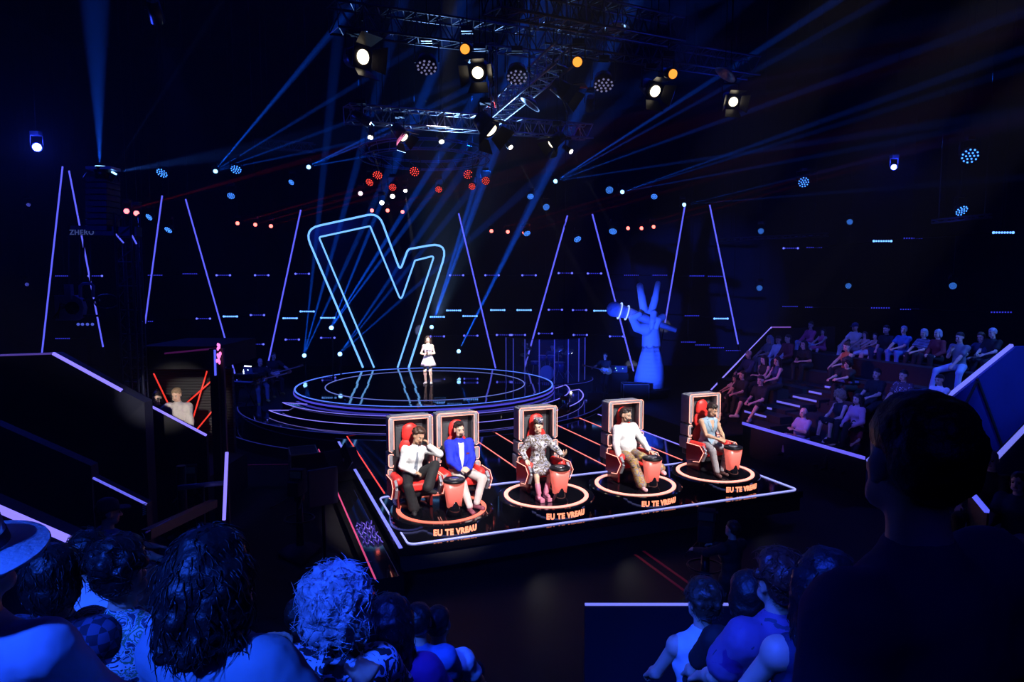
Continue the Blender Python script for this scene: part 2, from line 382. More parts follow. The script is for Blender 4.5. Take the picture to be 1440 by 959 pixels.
def hair_mesh(kind, H, s, J, voxel, length, seed, back):
    mb = SD(.008); e = lambda c, r: mb.ell(H @ (V(c) * s), tuple(x * s for x in r), H.to_3x3(), 18, 12); rnd = random.Random(seed)
    amp, fr = .006, 30
    if kind in ('short', 'quiff', 'cap'):
        e((0, .021, .172), (.081, .094, .075)); e((0, .045, .15), (.08, .08, .07)); e((0, .055, .115), (.075, .058, .06))
        if kind == 'quiff': e((-.005, -.045, .218), (.048, .038, .022)); e((0, 0, .222), (.06, .06, .022)); amp = .009
    elif kind == 'curly':
        e((0, .035, .165), (.086, .095, .085)); e((0, .06, .12), (.08, .06, .07)); e((0, .0, .225), (.078, .085, .045))
        for i in range(110):
            a = rnd.uniform(0, 2 * PI); t = rnd.uniform(-.1, 1.45); q = V((math.cos(a) * math.cos(t) * .092, .03 + math.sin(a) * math.cos(t) * .1, .165 + math.sin(t) * .09))
            if q.y < -.03 and q.z < .205: continue
            mb.ell(H @ (q * s), rnd.uniform(.014, .026) * s, None, 8, 6)
        amp = .004
    elif kind == 'afro':
        e((0, .03, .165), (.135, .13, .13)); e((0, .06, .09), (.13, .09, .1)); amp, fr = .028, 22
    elif kind == 'bob':
        e((0, .024, .170), (.086, .096, .079)); e((0, .045, .15), (.086, .085, .075)); e((0, .05, .09), (.092, .075, .1)); [e((k * .075, .02, .09), (.018, .045, .08)) for k in (-1, 1)]
    elif kind == 'bun':
        e((0, .021, .171), (.081, .094, .076)); e((0, .045, .15), (.08, .08, .07)); e((0, .055, .115), (.068, .056, .058)); e((0, .07, .235), (.04, .04, .038))
    elif kind == 'sides':
        e((0, .05, .115), (.079, .066, .05))
    elif kind in ('long', 'wavy'):
        e((0, .024, .170), (.085, .096, .079)); e((0, .045, .15), (.085, .085, .075)); e((0, .05, .1), (.085, .07, .09)); n = 15
        for i in range(n):
            a = R(-112 + 224 * i / (n - 1)); x = math.sin(a) * .082; y = .03 + math.cos(a) * .082; top = H @ (V((x, y, .15)) * s); p = [top]; L = length * (1 - .12 * rnd.random())
            wob = .012 if kind == 'wavy' else .004
            for j in range(1, 7):
                f = j / 6; q = H @ (V((x * (1.1 + .1 * f), y * 1.05 + (.02 if abs(math.degrees(a)) > 60 else .03) * f, .15)) * s) - V((0, 0, L * f)) + V((rnd.uniform(-1, 1), rnd.uniform(-1, 1), 0)) * wob
                p.append(q)
            for j in range(6): mb.cap(p[j], p[j + 1], (.03 - .002 * j) * s, (.028 - .002 * j) * s, 7)
        amp, fr = .007, 22
    elif kind == 'pony':
        e((0, .021, .171), (.081, .094, .076)); e((0, .045, .15), (.08, .08, .07)); e((0, .055, .115), (.068, .056, .058))
        q = H @ (V((0, .11, .17)) * s); mb.cap(H @ (V((0, .08, .17)) * s), q, .02, .03); mb.cap(q, q + V((0, .03, -.18)), .03, .028); mb.cap(q + V((0, .03, -.18)), q + V((0, .01, -.3)), .028, .012)
    me = remesh(mb, voxel, 1, amp * s, fr, seed, amp * .5 * s, 90)
    return me
NP = [0]
def person(loc, rz, label, stand=False, height=1.75, fem=False, lean=0.0, side=0.0, twist=0.0, head=(0, 0, 0), hands=None, feet=None, seat=.45, knee=None, elbow=None,
           top='black', sleeve='long', bottom='black', legs='trousers', shoe='black', skin='fair', hair=('short', 'dark'), length=.3, belly=0.0, voxel=.014, hs=1.03, face=True, detail=False,
           beard=None, glasses=False, curl=.5, palm=None, group=None, smile=0, tg=.014, hat=None, pad=0.0, strands=0, hdir=(None, None)):
    NP[0] += 1; seed = NP[0]; s = height / 1.75; root = thing('person', label, 'person', loc, rz, group)
    hz = (.93 * s) if stand else seat + .1 * s
    J = {}; X = V((math.cos(twist), math.sin(twist), 0)); U = V((math.sin(side), -math.sin(lean), math.cos(lean) * math.cos(side))).normalized(); X = (X - U * X.dot(U)).normalized(); Fd = U.cross(X).normalized() * -1
    if Fd.y > 0: Fd = -Fd
    J['P'] = V((0, 0, hz)); J['U'] = U; J['X'] = X; J['F'] = Fd; sw = (.178 if not fem else .158) * s
    J['sh'] = [J['P'] + U * .455 * s - X * sw, J['P'] + U * .455 * s + X * sw]
    nb = J['P'] + U * .52 * s; hj = nb + U * .055 * s - V((0, .01, 0)) * s
    H = Matrix.Translation(hj) @ Euler((head[1], head[2], head[0]), 'YXZ').to_matrix().to_4x4()
    if hands is None: hands = ((-.2, -.33, hz + .08), (.2, -.33, hz + .08)) if not stand else ((-.24, -.05, hz - .08), (.24, -.05, hz - .08))
    if feet is None: feet = ((-.12, -.42, .09), (.12, -.42, .09)) if not stand else ((-.1, 0, .09), (.1, 0, .09))
    hips = [J['P'] + V((-.09 * s, -.01, -.02)), J['P'] + V((.09 * s, -.01, -.02))]
    kh = knee or (((-.15, -1, .4), (.15, -1, .4)) if not stand else ((0, -1, 0), (0, -1, 0))); eh = elbow or ((-.6, .5, -.6), (.6, .5, -.6)); arms = []; lg = []
    for i in (0, 1):
        e, w = ik(J['sh'][i], hands[i], .285 * s, .25 * s, eh[i]); arms.append((e, w)); k, a = ik(hips[i], feet[i], .43 * s, .42 * s, kh[i]); lg.append((k, a))
    # body, one surface
    mb = SD(.022); torso(mb, J, 0, s, fem, belly * .6); mb.cap(nb - U * .02 * s, hj + U * .05 * s, .056 * s, .05 * s); head_prims(mb, H, s * hs, fem); f = .88 if fem else 1
    tp = []
    for i in (0, 1):
        sg = -1 if i == 0 else 1; sh = J['sh'][i]; e, w = arms[i]; mb.ell(sh, .058 * s * f); mb.cap(sh, e, .05 * s * f, .038 * s * f); mb.cap(e, w, .041 * s * f, .026 * s * f); m2 = e.lerp(w, .3); mb.ell(m2, .043 * s * f)
        pn = V(palm[i]) if palm else V((-sg * .5, -.2, -1)); dd = (w - e).normalized()
        if hdir[i] is not None: dd = V(hdir[i]).normalized()
        hand(mb, w, dd, pn, (1 if i == 0 else -1), s, curl, max(.0095, voxel * .8))
        k, a = lg[i]; mb.cap(hips[i], k, .086 * s, .057 * s); mb.ell(hips[i].lerp(k, .35), .084 * s); mb.cap(k, a, .055 * s, .036 * s); mb.ell(k.lerp(a, .28), .056 * s)
        fd = V((k - hips[i]).to_tuple()); fd.z = 0
        if stand or fd.length < .08: fd = V((sg * .15, -1, 0))
        fd.normalize(); heel = V((a.x, a.y, a.z - .05)) - fd * .035; toe = a + fd * .15 * s - V((0, 0, .052)); mb.cap(a, heel, .036 * s, .032 * s); mb.cap(heel, toe, .034 * s, .028 * s); tp.append((heel, toe, a, fd))
    body = put('body', remesh(mb, voxel, 1), SK[skin], root)
    # clothes
    def mm(x): return x if not isinstance(x, str) else CL[x]
    g = tg; mb = SD(.03); torso(mb, J, g, s, fem, belly, shk=.72 if sleeve == 'none' else 1.0)
    for i in (0, 1):
        sh = J['sh'][i]; e, w = arms[i]
        if sleeve == 'long': mb.ell(sh, .066 * s + pad); mb.cap(sh, e, .052 * s + g + pad, .046 * s + g); mb.cap(e, e.lerp(w, .93), .045 * s + g, .031 * s + g)
        elif sleeve == 'rolled': mb.ell(sh, .066 * s); mb.cap(sh, e, .054 * s + g, .046 * s + g); mb.cap(e, e.lerp(w, .4), .045 * s + g, .044 * s + g)
        elif sleeve == 'short': mb.ell(sh, .066 * s); mb.cap(sh, sh.lerp(e, .62), .055 * s + g, .05 * s + g * 1.3)
    tm = remesh(mb, voxel, 1, .006, 9, seed, .003, 30)
    J['top'] = put('jacket' if pad else ('shirt' if sleeve != 'none' else 'vest'), tm, mm(top), root)
    if legs == 'skirt' and stand:
        q = MB(); zt = J['P'].z + .12 * s; zb = J['P'].z - .28 * s; n = 48; vs = []
        for r_, z in ((.125, zt), (.15, zt - .06), (.2, zt - .15), (.25, zb + .12), (.285, zb), (.27, zb + .01), (.14, zt - .1)):
            for i in range(n):
                a = 2 * PI * i / n; rr = (r_ + (.014 * math.sin(a * 9) * (zt - z) / .4)) * s; vs.append(V((math.cos(a) * rr, math.sin(a) * rr * .85, z)))
        q.add(vs, [(j * n + i, j * n + (i + 1) % n, (j + 1) * n + (i + 1) % n, (j + 1) * n + i) for j in range(6) for i in range(n)], True); put('skirt', q, mm(bottom), root)
    else:
        mb = SD(.03); M = Matrix((X, -Fd, U)).transposed(); mb.ell(J['P'], ((.172 + .016) * s, (.128 + .016) * s, .12 * s), M)
        for i in (0, 1):
            k, a = lg[i]; mb.cap(hips[i], k, .09 * s + .012, .063 * s + .012)
            if legs == 'trousers': mb.cap(k, k.lerp(a, .95), .062 * s + .01, .046 * s + .012)
            elif legs == 'wide': mb.cap(k, k.lerp(a, .95), .07 * s + .012, .085 * s + .012)
            elif legs == 'skirt': mb.cap(hips[i].lerp(hips[1 - i], .35), k.lerp(lg[1 - i][0], .3) - V((0, 0, .02)), .1 * s, .085 * s)
        put('trousers' if legs in ('trousers', 'wide') else ('skirt' if legs == 'skirt' else 'shorts'), remesh(mb, voxel, 1, .006, 9, seed + 5, .002, 30), mm(bottom), root)
    if shoe:
        for heel, toe, a, fd in tp:
            mb = SD(.015); mb.cap(heel, toe, .043 * s, .038 * s); mb.cap(a + V((0, 0, .0)), heel, .043 * s, .042 * s); mb.ell(toe - fd * .03, (.042 * s, .042 * s, .035 * s)); sh = put('shoe', remesh(mb, min(voxel, .012), 1), mm(shoe), root)
    hk, hc = hair; hm = HR[hc] if isinstance(hc, str) else hc
    if hk != 'bald':
        me = hair_mesh(hk, H, s * hs, J, min(voxel, .012), length, seed, False); ho = put('hair', me, hm, root)
        if strands:
            q = MB(); rnd = random.Random(seed); vs = me.vertices
            for i in range(strands):
                v = vs[rnd.randrange(len(vs))]; p = v.co.copy(); n_ = v.normal.copy(); pts = [p + n_ * .001]
                if hk in ('long', 'wavy', 'bob'): dr = V((0, 0, -1))
                else: dr = V((rnd.uniform(-1, 1), rnd.uniform(-1, 1), rnd.uniform(-1, .4)))
                for j in range(5):
                    dr = (dr + V((rnd.uniform(-1, 1), rnd.uniform(-1, 1), rnd.uniform(-.4, .3))) * .5).normalized(); t = dr - n_ * dr.dot(n_); pts.append(pts[-1] + t * .014 + n_ * (.0025 if j < 2 else -.002))
                q.tube(pts, .0022, False, 4, .0006)
            me2 = q.mesh('hair_strands'); bm = bmesh.new(); bm.from_mesh(me); bm.from_mesh(me2); bm.to_mesh(me); bm.free()
    if face: face_parts(H, s * hs, body, root, detail, HR['dark'] if hc in ('grey', 'blond') or not isinstance(hc, str) else hm, beard, glasses, smile)
    J.update(H=H, s=s * hs, root=root, body=body, arms=arms, legs=lg, hips=hips)
    if hat == 'cap':
        q = MB(); q.lathe([(.098, .14), (.099, .17), (.085, .215), (.05, .24), (.005, .246)], 24, (0, .015, .012)); vs = [V((x, y, .155 + .0 * z + .01 * z)) for z in (0, 1) for x, y in ((-.07, -.07), (-.065, -.15), (-.03, -.175), (.03, -.175), (.065, -.15), (.07, -.07))]
        q.add(vs, [tuple(reversed(range(6))), tuple(range(6, 12))] + [(i, (i + 1) % 6, 6 + (i + 1) % 6, 6 + i) for i in range(6)]); put('baseball_cap', q.xf(H @ Matrix.Scale(s * hs, 4)), CL['navy'], root)
    return J
def bvh_of(o): return BVHTree.FromPolygons([v.co for v in o.data.vertices], [tuple(p.vertices) for p in o.data.polygons])
# ---------------------------------------------------------------- world: dim blue air with thin haze
w = bpy.data.worlds.new('studio_air'); S.world = w; w.use_nodes = True; nt = w.node_tree
nt.nodes['Background'].inputs[0].default_value = (.002, .004, .25, 1); nt.nodes['Background'].inputs[1].default_value = .004
vs_ = nt.nodes.new('ShaderNodeVolumeScatter'); vs_.inputs['Density'].default_value = .0015; vs_.inputs['Anisotropy'].default_value = .35
nt.links.new(vs_.outputs[0], nt.nodes['World Output'].inputs['Volume'])
S.view_settings.view_transform = 'Standard'; S.view_settings.look = 'None'; S.view_settings.gamma = 1; S.view_settings.exposure = 0
S.cycles.max_bounces = 5; S.cycles.diffuse_bounces = 1; S.cycles.glossy_bounces = 3; S.cycles.volume_bounces = 0; S.cycles.transparent_max_bounces = 6; S.cycles.transmission_bounces = 4
S.cycles.sample_clamp_indirect = 4; S.cycles.use_denoising = True; S.cycles.caustics_reflective = False; S.cycles.caustics_refractive = False
ZP, ZR, ZM = .6, .8, 1.09           # coach platform, turntable top, main stage
BLK = mat('black_metal', (.012, .012, .015), .4, .6, bump=.05, scale=30); BLKM = mat('black_matte', (.01, .01, .013), .8, noise_amt=.4, scale=5); ALU = mat('truss_aluminium', (.55, .57, .62), .3, .9, noise_amt=.2, scale=20)
GLOSS = mat('black_gloss', (.004, .004, .006), .06, 0, bump=.02, scale=3, coat=.5)
DRAPE = mat('black_drape', (.006, .007, .014), .95, tex='wave', bump=.3, scale=1.2)
TB = glow('tube_blue', (.11, .12, .95), 1.15); LB = glow('led_blue', (.1, .12, 1), 1.1); LBW = glow('led_bluewhite', (.34, .36, 1), 1.5); LVC = glow('sign_cyan', (.17, .46, 1), 1.45)
LR = glow('led_red', (1, .06, .05), 1.5); LRW = glow('led_hot', (1, .34, .28), 2.0); LC = glow('led_cyan', (.15, .5, 1), 3); LD = glow('led_dim', (.035, .04, .7), 1.0); LP = glow('led_violet', (.25, .2, 1), 1.3)
# setting
def tilefloor():
    m = bpy.data.materials.new('gloss_tiles'); m.use_nodes = True; nt = m.node_tree; b = nt.nodes['Principled BSDF']; b.inputs['Base Color'].default_value = (.004, .004, .007, 1); b.inputs['Roughness'].default_value = .035; b.inputs['Specular IOR Level'].default_value = .9
    tc = nt.nodes.new('ShaderNodeTexCoord'); sn = nt.nodes.new('ShaderNodeVectorMath'); sn.operation = 'SNAP'; sn.inputs[1].default_value = (1.0, 1.0, 10)
    wn = nt.nodes.new('ShaderNodeTexWhiteNoise'); sub = nt.nodes.new('ShaderNodeVectorMath'); sub.operation = 'SUBTRACT'; sub.inputs[1].default_value = (.5, .5, .5); sc = nt.nodes.new('ShaderNodeVectorMath'); sc.operation = 'SCALE'; sc.inputs['Scale'].default_value = .014
    ge = nt.nodes.new('ShaderNodeNewGeometry'); ad = nt.nodes.new('ShaderNodeVectorMath'); no = nt.nodes.new('ShaderNodeVectorMath'); no.operation = 'NORMALIZE'
    L = nt.links.new; L(tc.outputs['Object'], sn.inputs[0]); L(sn.outputs[0], wn.inputs['Vector']); L(wn.outputs['Color'], sub.inputs[0]); L(sub.outputs[0], sc.inputs[0]); L(ge.outputs['Normal'], ad.inputs[0]); L(sc.outputs[0], ad.inputs[1]); L(ad.outputs[0], no.inputs[0]); L(no.outputs[0], b.inputs['Normal'])
    return m
TILE = tilefloor()
FLOOR = mat('studio_floor', (.012, .011, .014), .6, noise_amt=.4, scale=1.5, spec=.12)
WALLM = mat('studio_wall', (.010, .012, .03), .9, tex='noise', noise_amt=.4, scale=.6)
struct('floor', MB().box((0, 16, -.1), (48, 50, .2)), FLOOR)
struct('wall_back', MB().box((0, 37.6, 8.5), (48, .3, 17)), WALLM)
struct('wall_left', MB().box((-23.6, 16, 8.5), (.3, 50, 17)), WALLM); struct('wall_right', MB().box((23.6, 16, 8.5), (.3, 50, 17)), WALLM); struct('wall_rear', MB().box((0, -8.6, 8.5), (48, .3, 17)), WALLM)
struct('ceiling', MB().box((0, 16, 17.1), (48, 50, .2)), mat('studio_ceiling', (.008, .008, .018), .9, noise_amt=.3))
# main round stage, tiers
SC = V((-2.98, 23.6, 0))
def slab(mb, c, r, a0, a1, z0, z1, n=72, ri=1.0):
    pts = arc(c, r, a0, a1, n) + arc(c, ri, a1, a0, n)
    mb.prism([(p.x, p.y) for p in pts], 1, lambda u, v, w: V((u, v, z0 + (z1 - z0) * w)))
stage = thing('round_stage', 'large round black glossy stage with glowing blue edge rings under the singer', 'stage', (SC.x, SC.y, 0))
mb = MB(); mb.lathe([(.01, ZM), (4.42, ZM), (4.42, ZM - .17), (4.2, ZM - .17), (4.2, 0), (.01, 0)], 96, (SC.x, SC.y, 0), False); put('stage_disc', mb, TILE, stage, True)
def ring(name, r0, r1, z, m, parent, c=SC, a0=0, a1=2 * PI, h=.012, n=128):
    mb = MB(); prof = [(r0, 0), (r1, 0), (r1, h), (r0, h)]; full = a1 - a0 > 6.28; k = n if full else n + 1; vs = []
    for i in range(k):
        a = a0 + (a1 - a0) * i / n
        for r, zz in prof: vs.append(V((c[0] + r * math.cos(a), c[1] + r * math.sin(a), z + zz)))
    fs = [(i * 4 + j, i * 4 + (j + 1) % 4, ((i + 1) % k) * 4 + (j + 1) % 4, ((i + 1) % k) * 4 + j) for i in range(n) for j in range(4)]
    if not full: fs += [(0, 1, 2, 3), (n * 4 + 3, n * 4 + 2, n * 4 + 1, n * 4)]
    mb.add(vs, fs, False); return put(name, mb, m, parent, True)
ring('led_ring', 4.36, 4.41, ZM, glow('ring_blue', (.09, .2, 1), 1.3), stage); ring('led_ring', 3.40, 3.43, ZM, glow('ring_pale', (.2, .26, .9), .7), stage)
ring('reflection_band', 4.425, 4.44, ZM - .12, glow('violet_reflection', (.08, .07, .75), .9), stage, h=.05)  # emissive band painted in for the violet reflection below the stage edge
tiers = [(4.98, .93, R(215), R(369)), (5.45, .77, R(217), R(368)), (6.15, .66, R(200), R(352)), (6.75, .3, R(198), R(262))]
for i, (r, z, a0, a1) in enumerate(tiers):
    t = thing('stage_step', ['upper curved step with bright violet edge around the round stage', 'second curved step below the round stage, white-blue edge', 'low dark curved step with faint blue edge reaching left of the round stage', 'lowest dark curved step on the studio floor left of the coaches'][i], 'step', (SC.x, SC.y, 0), group=None)
    mb = MB(); slab(mb, SC, r, a0, a1, 0, z, ri=[4.45, 4.985, 5.455, 6.155][i]); put('step_body', mb, GLOSS, t, True)
    m = [glow('step_violet', (.2, .17, .9), 1.2), glow('step_violet2', (.24, .2, .9), 1.2), glow('step_dim', (.02, .025, .25), .6), glow('step_dim2', (.015, .02, .2), .5)][i]
    ring('led_edge', r - .03, r + .008, z, m, t, a0=a0, a1=a1, h=.01)
    if i < 2:
        for a, q in ((a0, 1), (a1, -1)):
            e = SC + V((math.cos(a), math.sin(a), 0)) * r; p = SC + V((math.cos(a + q * R(9)), math.sin(a + q * R(9)), 0)) * (4.5)
            put('led_edge', MB().bar((e.x, e.y, z + .006), (p.x, p.y, z + .006), .03, .012), m, t, True)
# V sign
YV = 28.0
def smooth_corner(pts, rads, n=6):
    out = []
    for i, p in enumerate(pts):
        r = rads[i]
        if r == 0 or i in (0, len(pts) - 1): out.append(p); continue
        a = (pts[i - 1] - p); b = (pts[i + 1] - p); la = a.length; lb = b.length; a = a.normalized(); b = b.normalized(); ang = a.angle(b); t = min(r / math.tan(ang / 2), la * .49, lb * .49)
        p0 = p + a * t; p1 = p + b * t
        for k in range(n + 1):
            f = k / n; out.append(p0 * (1 - f) ** 2 + p * 2 * f * (1 - f) + p1 * f * f)
    return out
def sgn(x, y): return at(380 + x / 3.997, 280 + y / 3.996, YV)
outer = [sgn(522, 922), sgn(196, 215), sgn(232, 150), sgn(590, 80), sgn(728, 398), sgn(773, 282), sgn(955, 238), sgn(1000, 290), sgn(778, 905)]
outer[1] = sgn(192, 165)
outer = [sgn(522, 922), sgn(190, 168), sgn(610, 76), sgn(731, 402), sgn(775, 282), sgn(1006, 240), sgn(778, 905)]
inner = [sgn(584, 908), sgn(275, 214), sgn(562, 152), sgn(735, 572), sgn(814, 345), sgn(922, 318), sgn(716, 905)]
for L in (outer, inner):
    for i in (0, -1): L[i] = V((L[i].x, YV, ZM + .01))
outer = smooth_corner(outer, [0, .55, .55, .09, .22, .5, 0]); inner = smooth_corner(inner, [0, .07, .05, .09, .06, .08, 0], 4)
sign = thing('letter_sign', 'giant tilted V sign outlined with glowing cyan-blue double lines behind the singer', 'sign', (-4.6, YV, ZM))
n1, n2 = len(outer), len(inner); mb = MB()
poly = [(p.x, p.z) for p in outer] + [(p.x, p.z) for p in reversed(inner)]
bm_pts = [V(p) for p in poly]; rr = delaunay_2d_cdt(bm_pts, [], [list(range(len(bm_pts)))], 1, 1e-5)
def solid2d(res, y0, y1):
    vs, fs = res[0], [tuple(f) for f in res[2]]; k = len(vs); ed = {}
    for f in fs:
        for i in range(len(f)):
            key = tuple(sorted((f[i], f[(i + 1) % len(f)]))); ed.setdefault(key, []).append((f[i], f[(i + 1) % len(f)]))
    m = MB(); m.add([V((p.x, y0, p.y)) for p in vs] + [V((p.x, y1, p.y)) for p in vs], fs + [tuple(i + k for i in reversed(f)) for f in fs] + [(e[0][0], e[0][1], e[0][1] + k, e[0][0] + k) for e in ed.values() if len(e) == 1]); return m
put('letter_frame', solid2d(rr, YV, YV + .45), mat('sign_black', (.004, .006, .02), .25, 0, bump=.03), sign, True)
ip = [V((p.x, p.z)) for p in inner]; ri = delaunay_2d_cdt(ip, [], [list(range(len(ip)))], 1, 1e-5)
put('letter_screen', solid2d(ri, YV + .16, YV + .3), mat('sign_screen', (.001, .0015, .008), .3, spec=.1, emit=(.0, .004, .06), es=.02), sign, True)
put('neon_outline', MB().tube([p - V((0, .03, 0)) for p in outer], .04, False, 8), LVC, sign, True); put('neon_outline', MB().tube([p - V((0, .03, 0)) for p in inner], .034, False, 8), LVC, sign, True)
# tall leaning light tubes
tubes = [(88, 234, 59, 496), (97, 240, 145, 488), (228, 275, 204, 455), (261, 280, 333, 535), (423, 295, 375, 520), (645, 300, 697, 518), (798, 303, 738, 516), (833, 301, 891, 522), (963, 290, 935, 455), (998, 288, 1038, 484)]
ln = ['tall pale-blue light tube leaning at far left above the dark seating block', 'light tube leaning right behind the dark camera tower at far left', 'blue light tube leaning left beside the dark camera tower, shorter visible one', 'long blue light tube leaning right, ending behind the keyboard player', 'blue light tube leaning left, ending behind the seated guitarists', 'blue light tube leaning right just right of the giant V sign', 'blue light tube leaning left, foot at the drum screen', 'blue light tube leaning right behind the giant microphone hand', 'blue light tube leaning left above the giant hand fingers', 'rightmost leaning light tube, beside the audience block rail']
for i, (a, b, c, d) in enumerate(tubes):
    p = at(a, b, 29.6); q = at(c, d, 29.6); t = thing('light_tube', ln[i], 'light tube', (q.x, q.y, q.z), group='tall leaning light tubes')
    dd = (q - p).normalized(); k = q + dd * (q.z / -dd.z if dd.z < -.01 else 0)
    put('tube', MB().cyl(p, q, .032, n=8), TB, t, True); put('housing', MB().bar(p + V((0, .06, 0)), q + V((0, .06, 0)), .07, .05, V((0, 1, 0))), BLK, t, True)
    put('stem', MB().cyl(q + V((0, .06, 0)), V((k.x, k.y + .06, .02)), .025), BLK, t, True); put('foot', MB().lathe([(.01, .05), (.2, .05), (.22, .0), (.01, 0)], 20, (k.x, k.y + .06, 0)), BLK, t, True)
    put('wire', MB().cyl(p + V((0, .06, 0)), V((p.x, p.y + .06, 16.98)), .006, n=5), BLK, t, True)
# giant hand holding a microphone
YH = 27.5
def hp(x, y, dy=0): return at(840 + x / 5.325, 380 + y / 5.328, YH + dy)
pxm = YH / F
sculpt = thing('hand_sculpture', 'giant blue-lit hand statue making a V sign while gripping a microphone', 'sculpture', (*hp(395, 900).xy, 0))
mb = SD(.035)
def c_(a, b, r0, r1, da=0, db=0): mb.cap(hp(*a, da), hp(*b, db), r0 * pxm / 5.33, r1 * pxm / 5.33, 14)
c_((318, 118), (333, 205), 25, 27, 0, 0); c_((333, 205), (348, 290), 28, 30); c_((454, 98), (432, 215), 20, 25, .1, .05); c_((432, 215), (408, 310), 26, 30, .05, 0)
for a in ((350, 320), (385, 320), (415, 335), (440, 370), (350, 400), (400, 400)): mb.ell(hp(*a, .15), (42 * pxm / 5.3, 38 * pxm / 5.3, 42 * pxm / 5.3))
c_((425, 320), (412, 380), 24, 23, -.25, -.4); c_((412, 380), (405, 430), 23, 20, -.4, -.3)
c_((490, 350), (455, 375), 26, 26, -.1, -.35); c_((455, 375), (440, 430), 24, 20, -.35, -.3)
c_((360, 440), (300, 430), 52, 34, 0, -.1); c_((300, 430), (265, 370), 36, 27, -.1, -.3); c_((258, 358), (315, 332), 25, 22, -.35, -.4)
c_((400, 430), (405, 560), 62, 72, .2, .2)
put('hand', remesh(mb, .03, 2), mat('statue', (.5, .52, .6), .7, bump=.2, scale=4), sculpt, True)
mb = MB(); mc = lambda a, b, r0, r1, m: m.cyl(hp(*a, -.18), hp(*b, -.18), r0 * pxm / 5.33, r1 * pxm / 5.33, 24)
mc((210, 308), (590, 450), 40, 18, mb); put('microphone_handle', mb, mat('statue_dark', (.35, .37, .5), .5, noise_amt=.4, scale=2), sculpt, True)
mb = SD(.05).ell(hp(125, 292, -.18), 56 * pxm / 5.33); mb.cap(hp(130, 294, -.18), hp(215, 316, -.18), 54 * pxm / 5.33, 46 * pxm / 5.33); put('microphone_head', remesh(mb, .04, 1), mat('mic_head', (.2, .25, .45), .6, tex='checker', bump=.6, scale=14), sculpt, True)
ax = (hp(222, 318) - hp(130, 294)).normalized()
for a, r in (((168, 304), 60), ((222, 318), 53)):
    x, y, _ = basis(ax); q = hp(*a, -.18); put('glow_ring', MB().tube([q + (x * math.cos(k * PI / 16) + y * math.sin(k * PI / 16)) * r * pxm / 5.33 for k in range(32)], .026, True), glow('mic_ring', (.35, .5, 1), 1.6), sculpt, True)
# the sleeve: a ragged-topped cuff
mb = MB(); n = 40; cc = hp(390, 700); vs = []; base = hp(390, 880).z
rows = [(0, 112), (.25, 110), (.55, 98), (.8, 82), (1, 62)]
for f, r in rows:
    for i in range(n):
        a = 2 * PI * i / n; z = base + (hp(390, 585).z - base) * f + (.12 * math.sin(a * 7) * f if f == 1 else 0) + (.03 * math.sin(a * 9 + f * 3)); rr = r * pxm / 5.33 * (1 + .04 * math.sin(a * 5 + f * 4))
        vs.append(V((cc.x + (.05 * f) + math.cos(a) * rr, cc.y + math.sin(a) * rr * .9, z)))
mb.add(vs, [(j * n + i, j * n + (i + 1) % n, (j + 1) * n + (i + 1) % n, (j + 1) * n + i) for j in range(4) for i in range(n)] + [tuple(reversed(range(n))), tuple(4 * n + i for i in range(n))], True)
put('sleeve', mb, mat('statue_sleeve', (.45, .48, .62), .8, tex='wave', bump=.4, scale=2), sculpt, True)
put('plinth', MB().lathe([(.01, base + .02), (.86, base + .02), (.86, base - .1), (.78, base - .12), (.78, 0), (.01, 0)], 40, (cc.x, cc.y, 0), False), BLKM, sculpt, True)
# LED battens on the back and side rails
BH = BLK
bat = {'top': [(88, 388, 0), (134, 388, 1), (218, 387, 0), (267, 385, 0), (314, 387, 1), (368, 387, 1), (425, 385, 1), (642, 387, 1), (692, 387, 1), (744, 387, 1), (795, 384, 1), (836, 384.5, 1), (888, 387, 0), (928, 387, 0), (980, 388, 0), (1006, 388.5, 0)],
       'middle': [(205, 452, 0), (286, 448, 1), (324, 445, 2), (362, 443, 1), (408, 447.5, 2), (432, 438, 2), (461, 447, 2), (615, 445.5, 2), (638, 436.5, 2), (661, 444.5, 2), (700, 436, 2), (737, 436, 2), (781, 435.5, 1), (815, 436, 1), (845, 437, 2), (973, 444, 0), (1014, 448, 2)],
       'lower': [(88, 476, 0), (333, 486, 0), (361, 484, 1), (411, 477.5, 1), (461, 475, 1), (615, 473, 1), (662, 472, 1), (708, 471, 1), (729, 471, 1), (767, 469, 1), (816, 471, 1), (867, 473, 1), (968, 481, 0), (988, 485, 0), (1008, 489, 0), (1031, 493, 0)],
       'upper right': [(1112, 349, 1), (1145, 348, 0), (1241, 339, 2), (1284, 335, 0), (1411, 327, 2)], 'lower right': [(1111, 431, 0), (1143, 432, 0), (1238, 433, 0), (1279, 435, 0), (1408, 439, 0)]}
LM = [LD, glow('led_mid', (.11, .13, 1), 2.0), glow('led_bright', (.12, .33, 1), 2.6)]
DIO = {}
def led_batten(p, w, lvl, label, n=8):
    t = thing('led_batten', label, 'led bar', p, group='led bars on the dark rails'); M = Matrix.Translation(p)
    put('housing', MB().box((0, .05, 0), (w, .08, .1)), BH, t)
    dm = {}
    for k in range(n):
        x = -w / 2 + w * (k + .5) / n; end = k in (0, n - 1); hot = end or lvl == 2; r = .045 if end and lvl else (.036 if lvl == 2 else .024); key = (hot and lvl, r)
        if key not in DIO:
            me = fixn(MB().cyl((0, .02, 0), (0, -.012, 0), r, n=8).mesh('diode')); me.materials.append(LM[lvl] if hot else LD); DIO[key] = me
        o = bpy.data.objects.new('diode', DIO[key]); C.objects.link(o); o.parent = t; o.location = (x, 0, 0)
    return t
rowname = {'top': 'highest row of the back wall', 'middle': 'middle row of the back wall', 'lower': 'lowest row of the back wall', 'upper right': 'upper row above the right audience', 'lower right': 'lower row just above the right audience'}
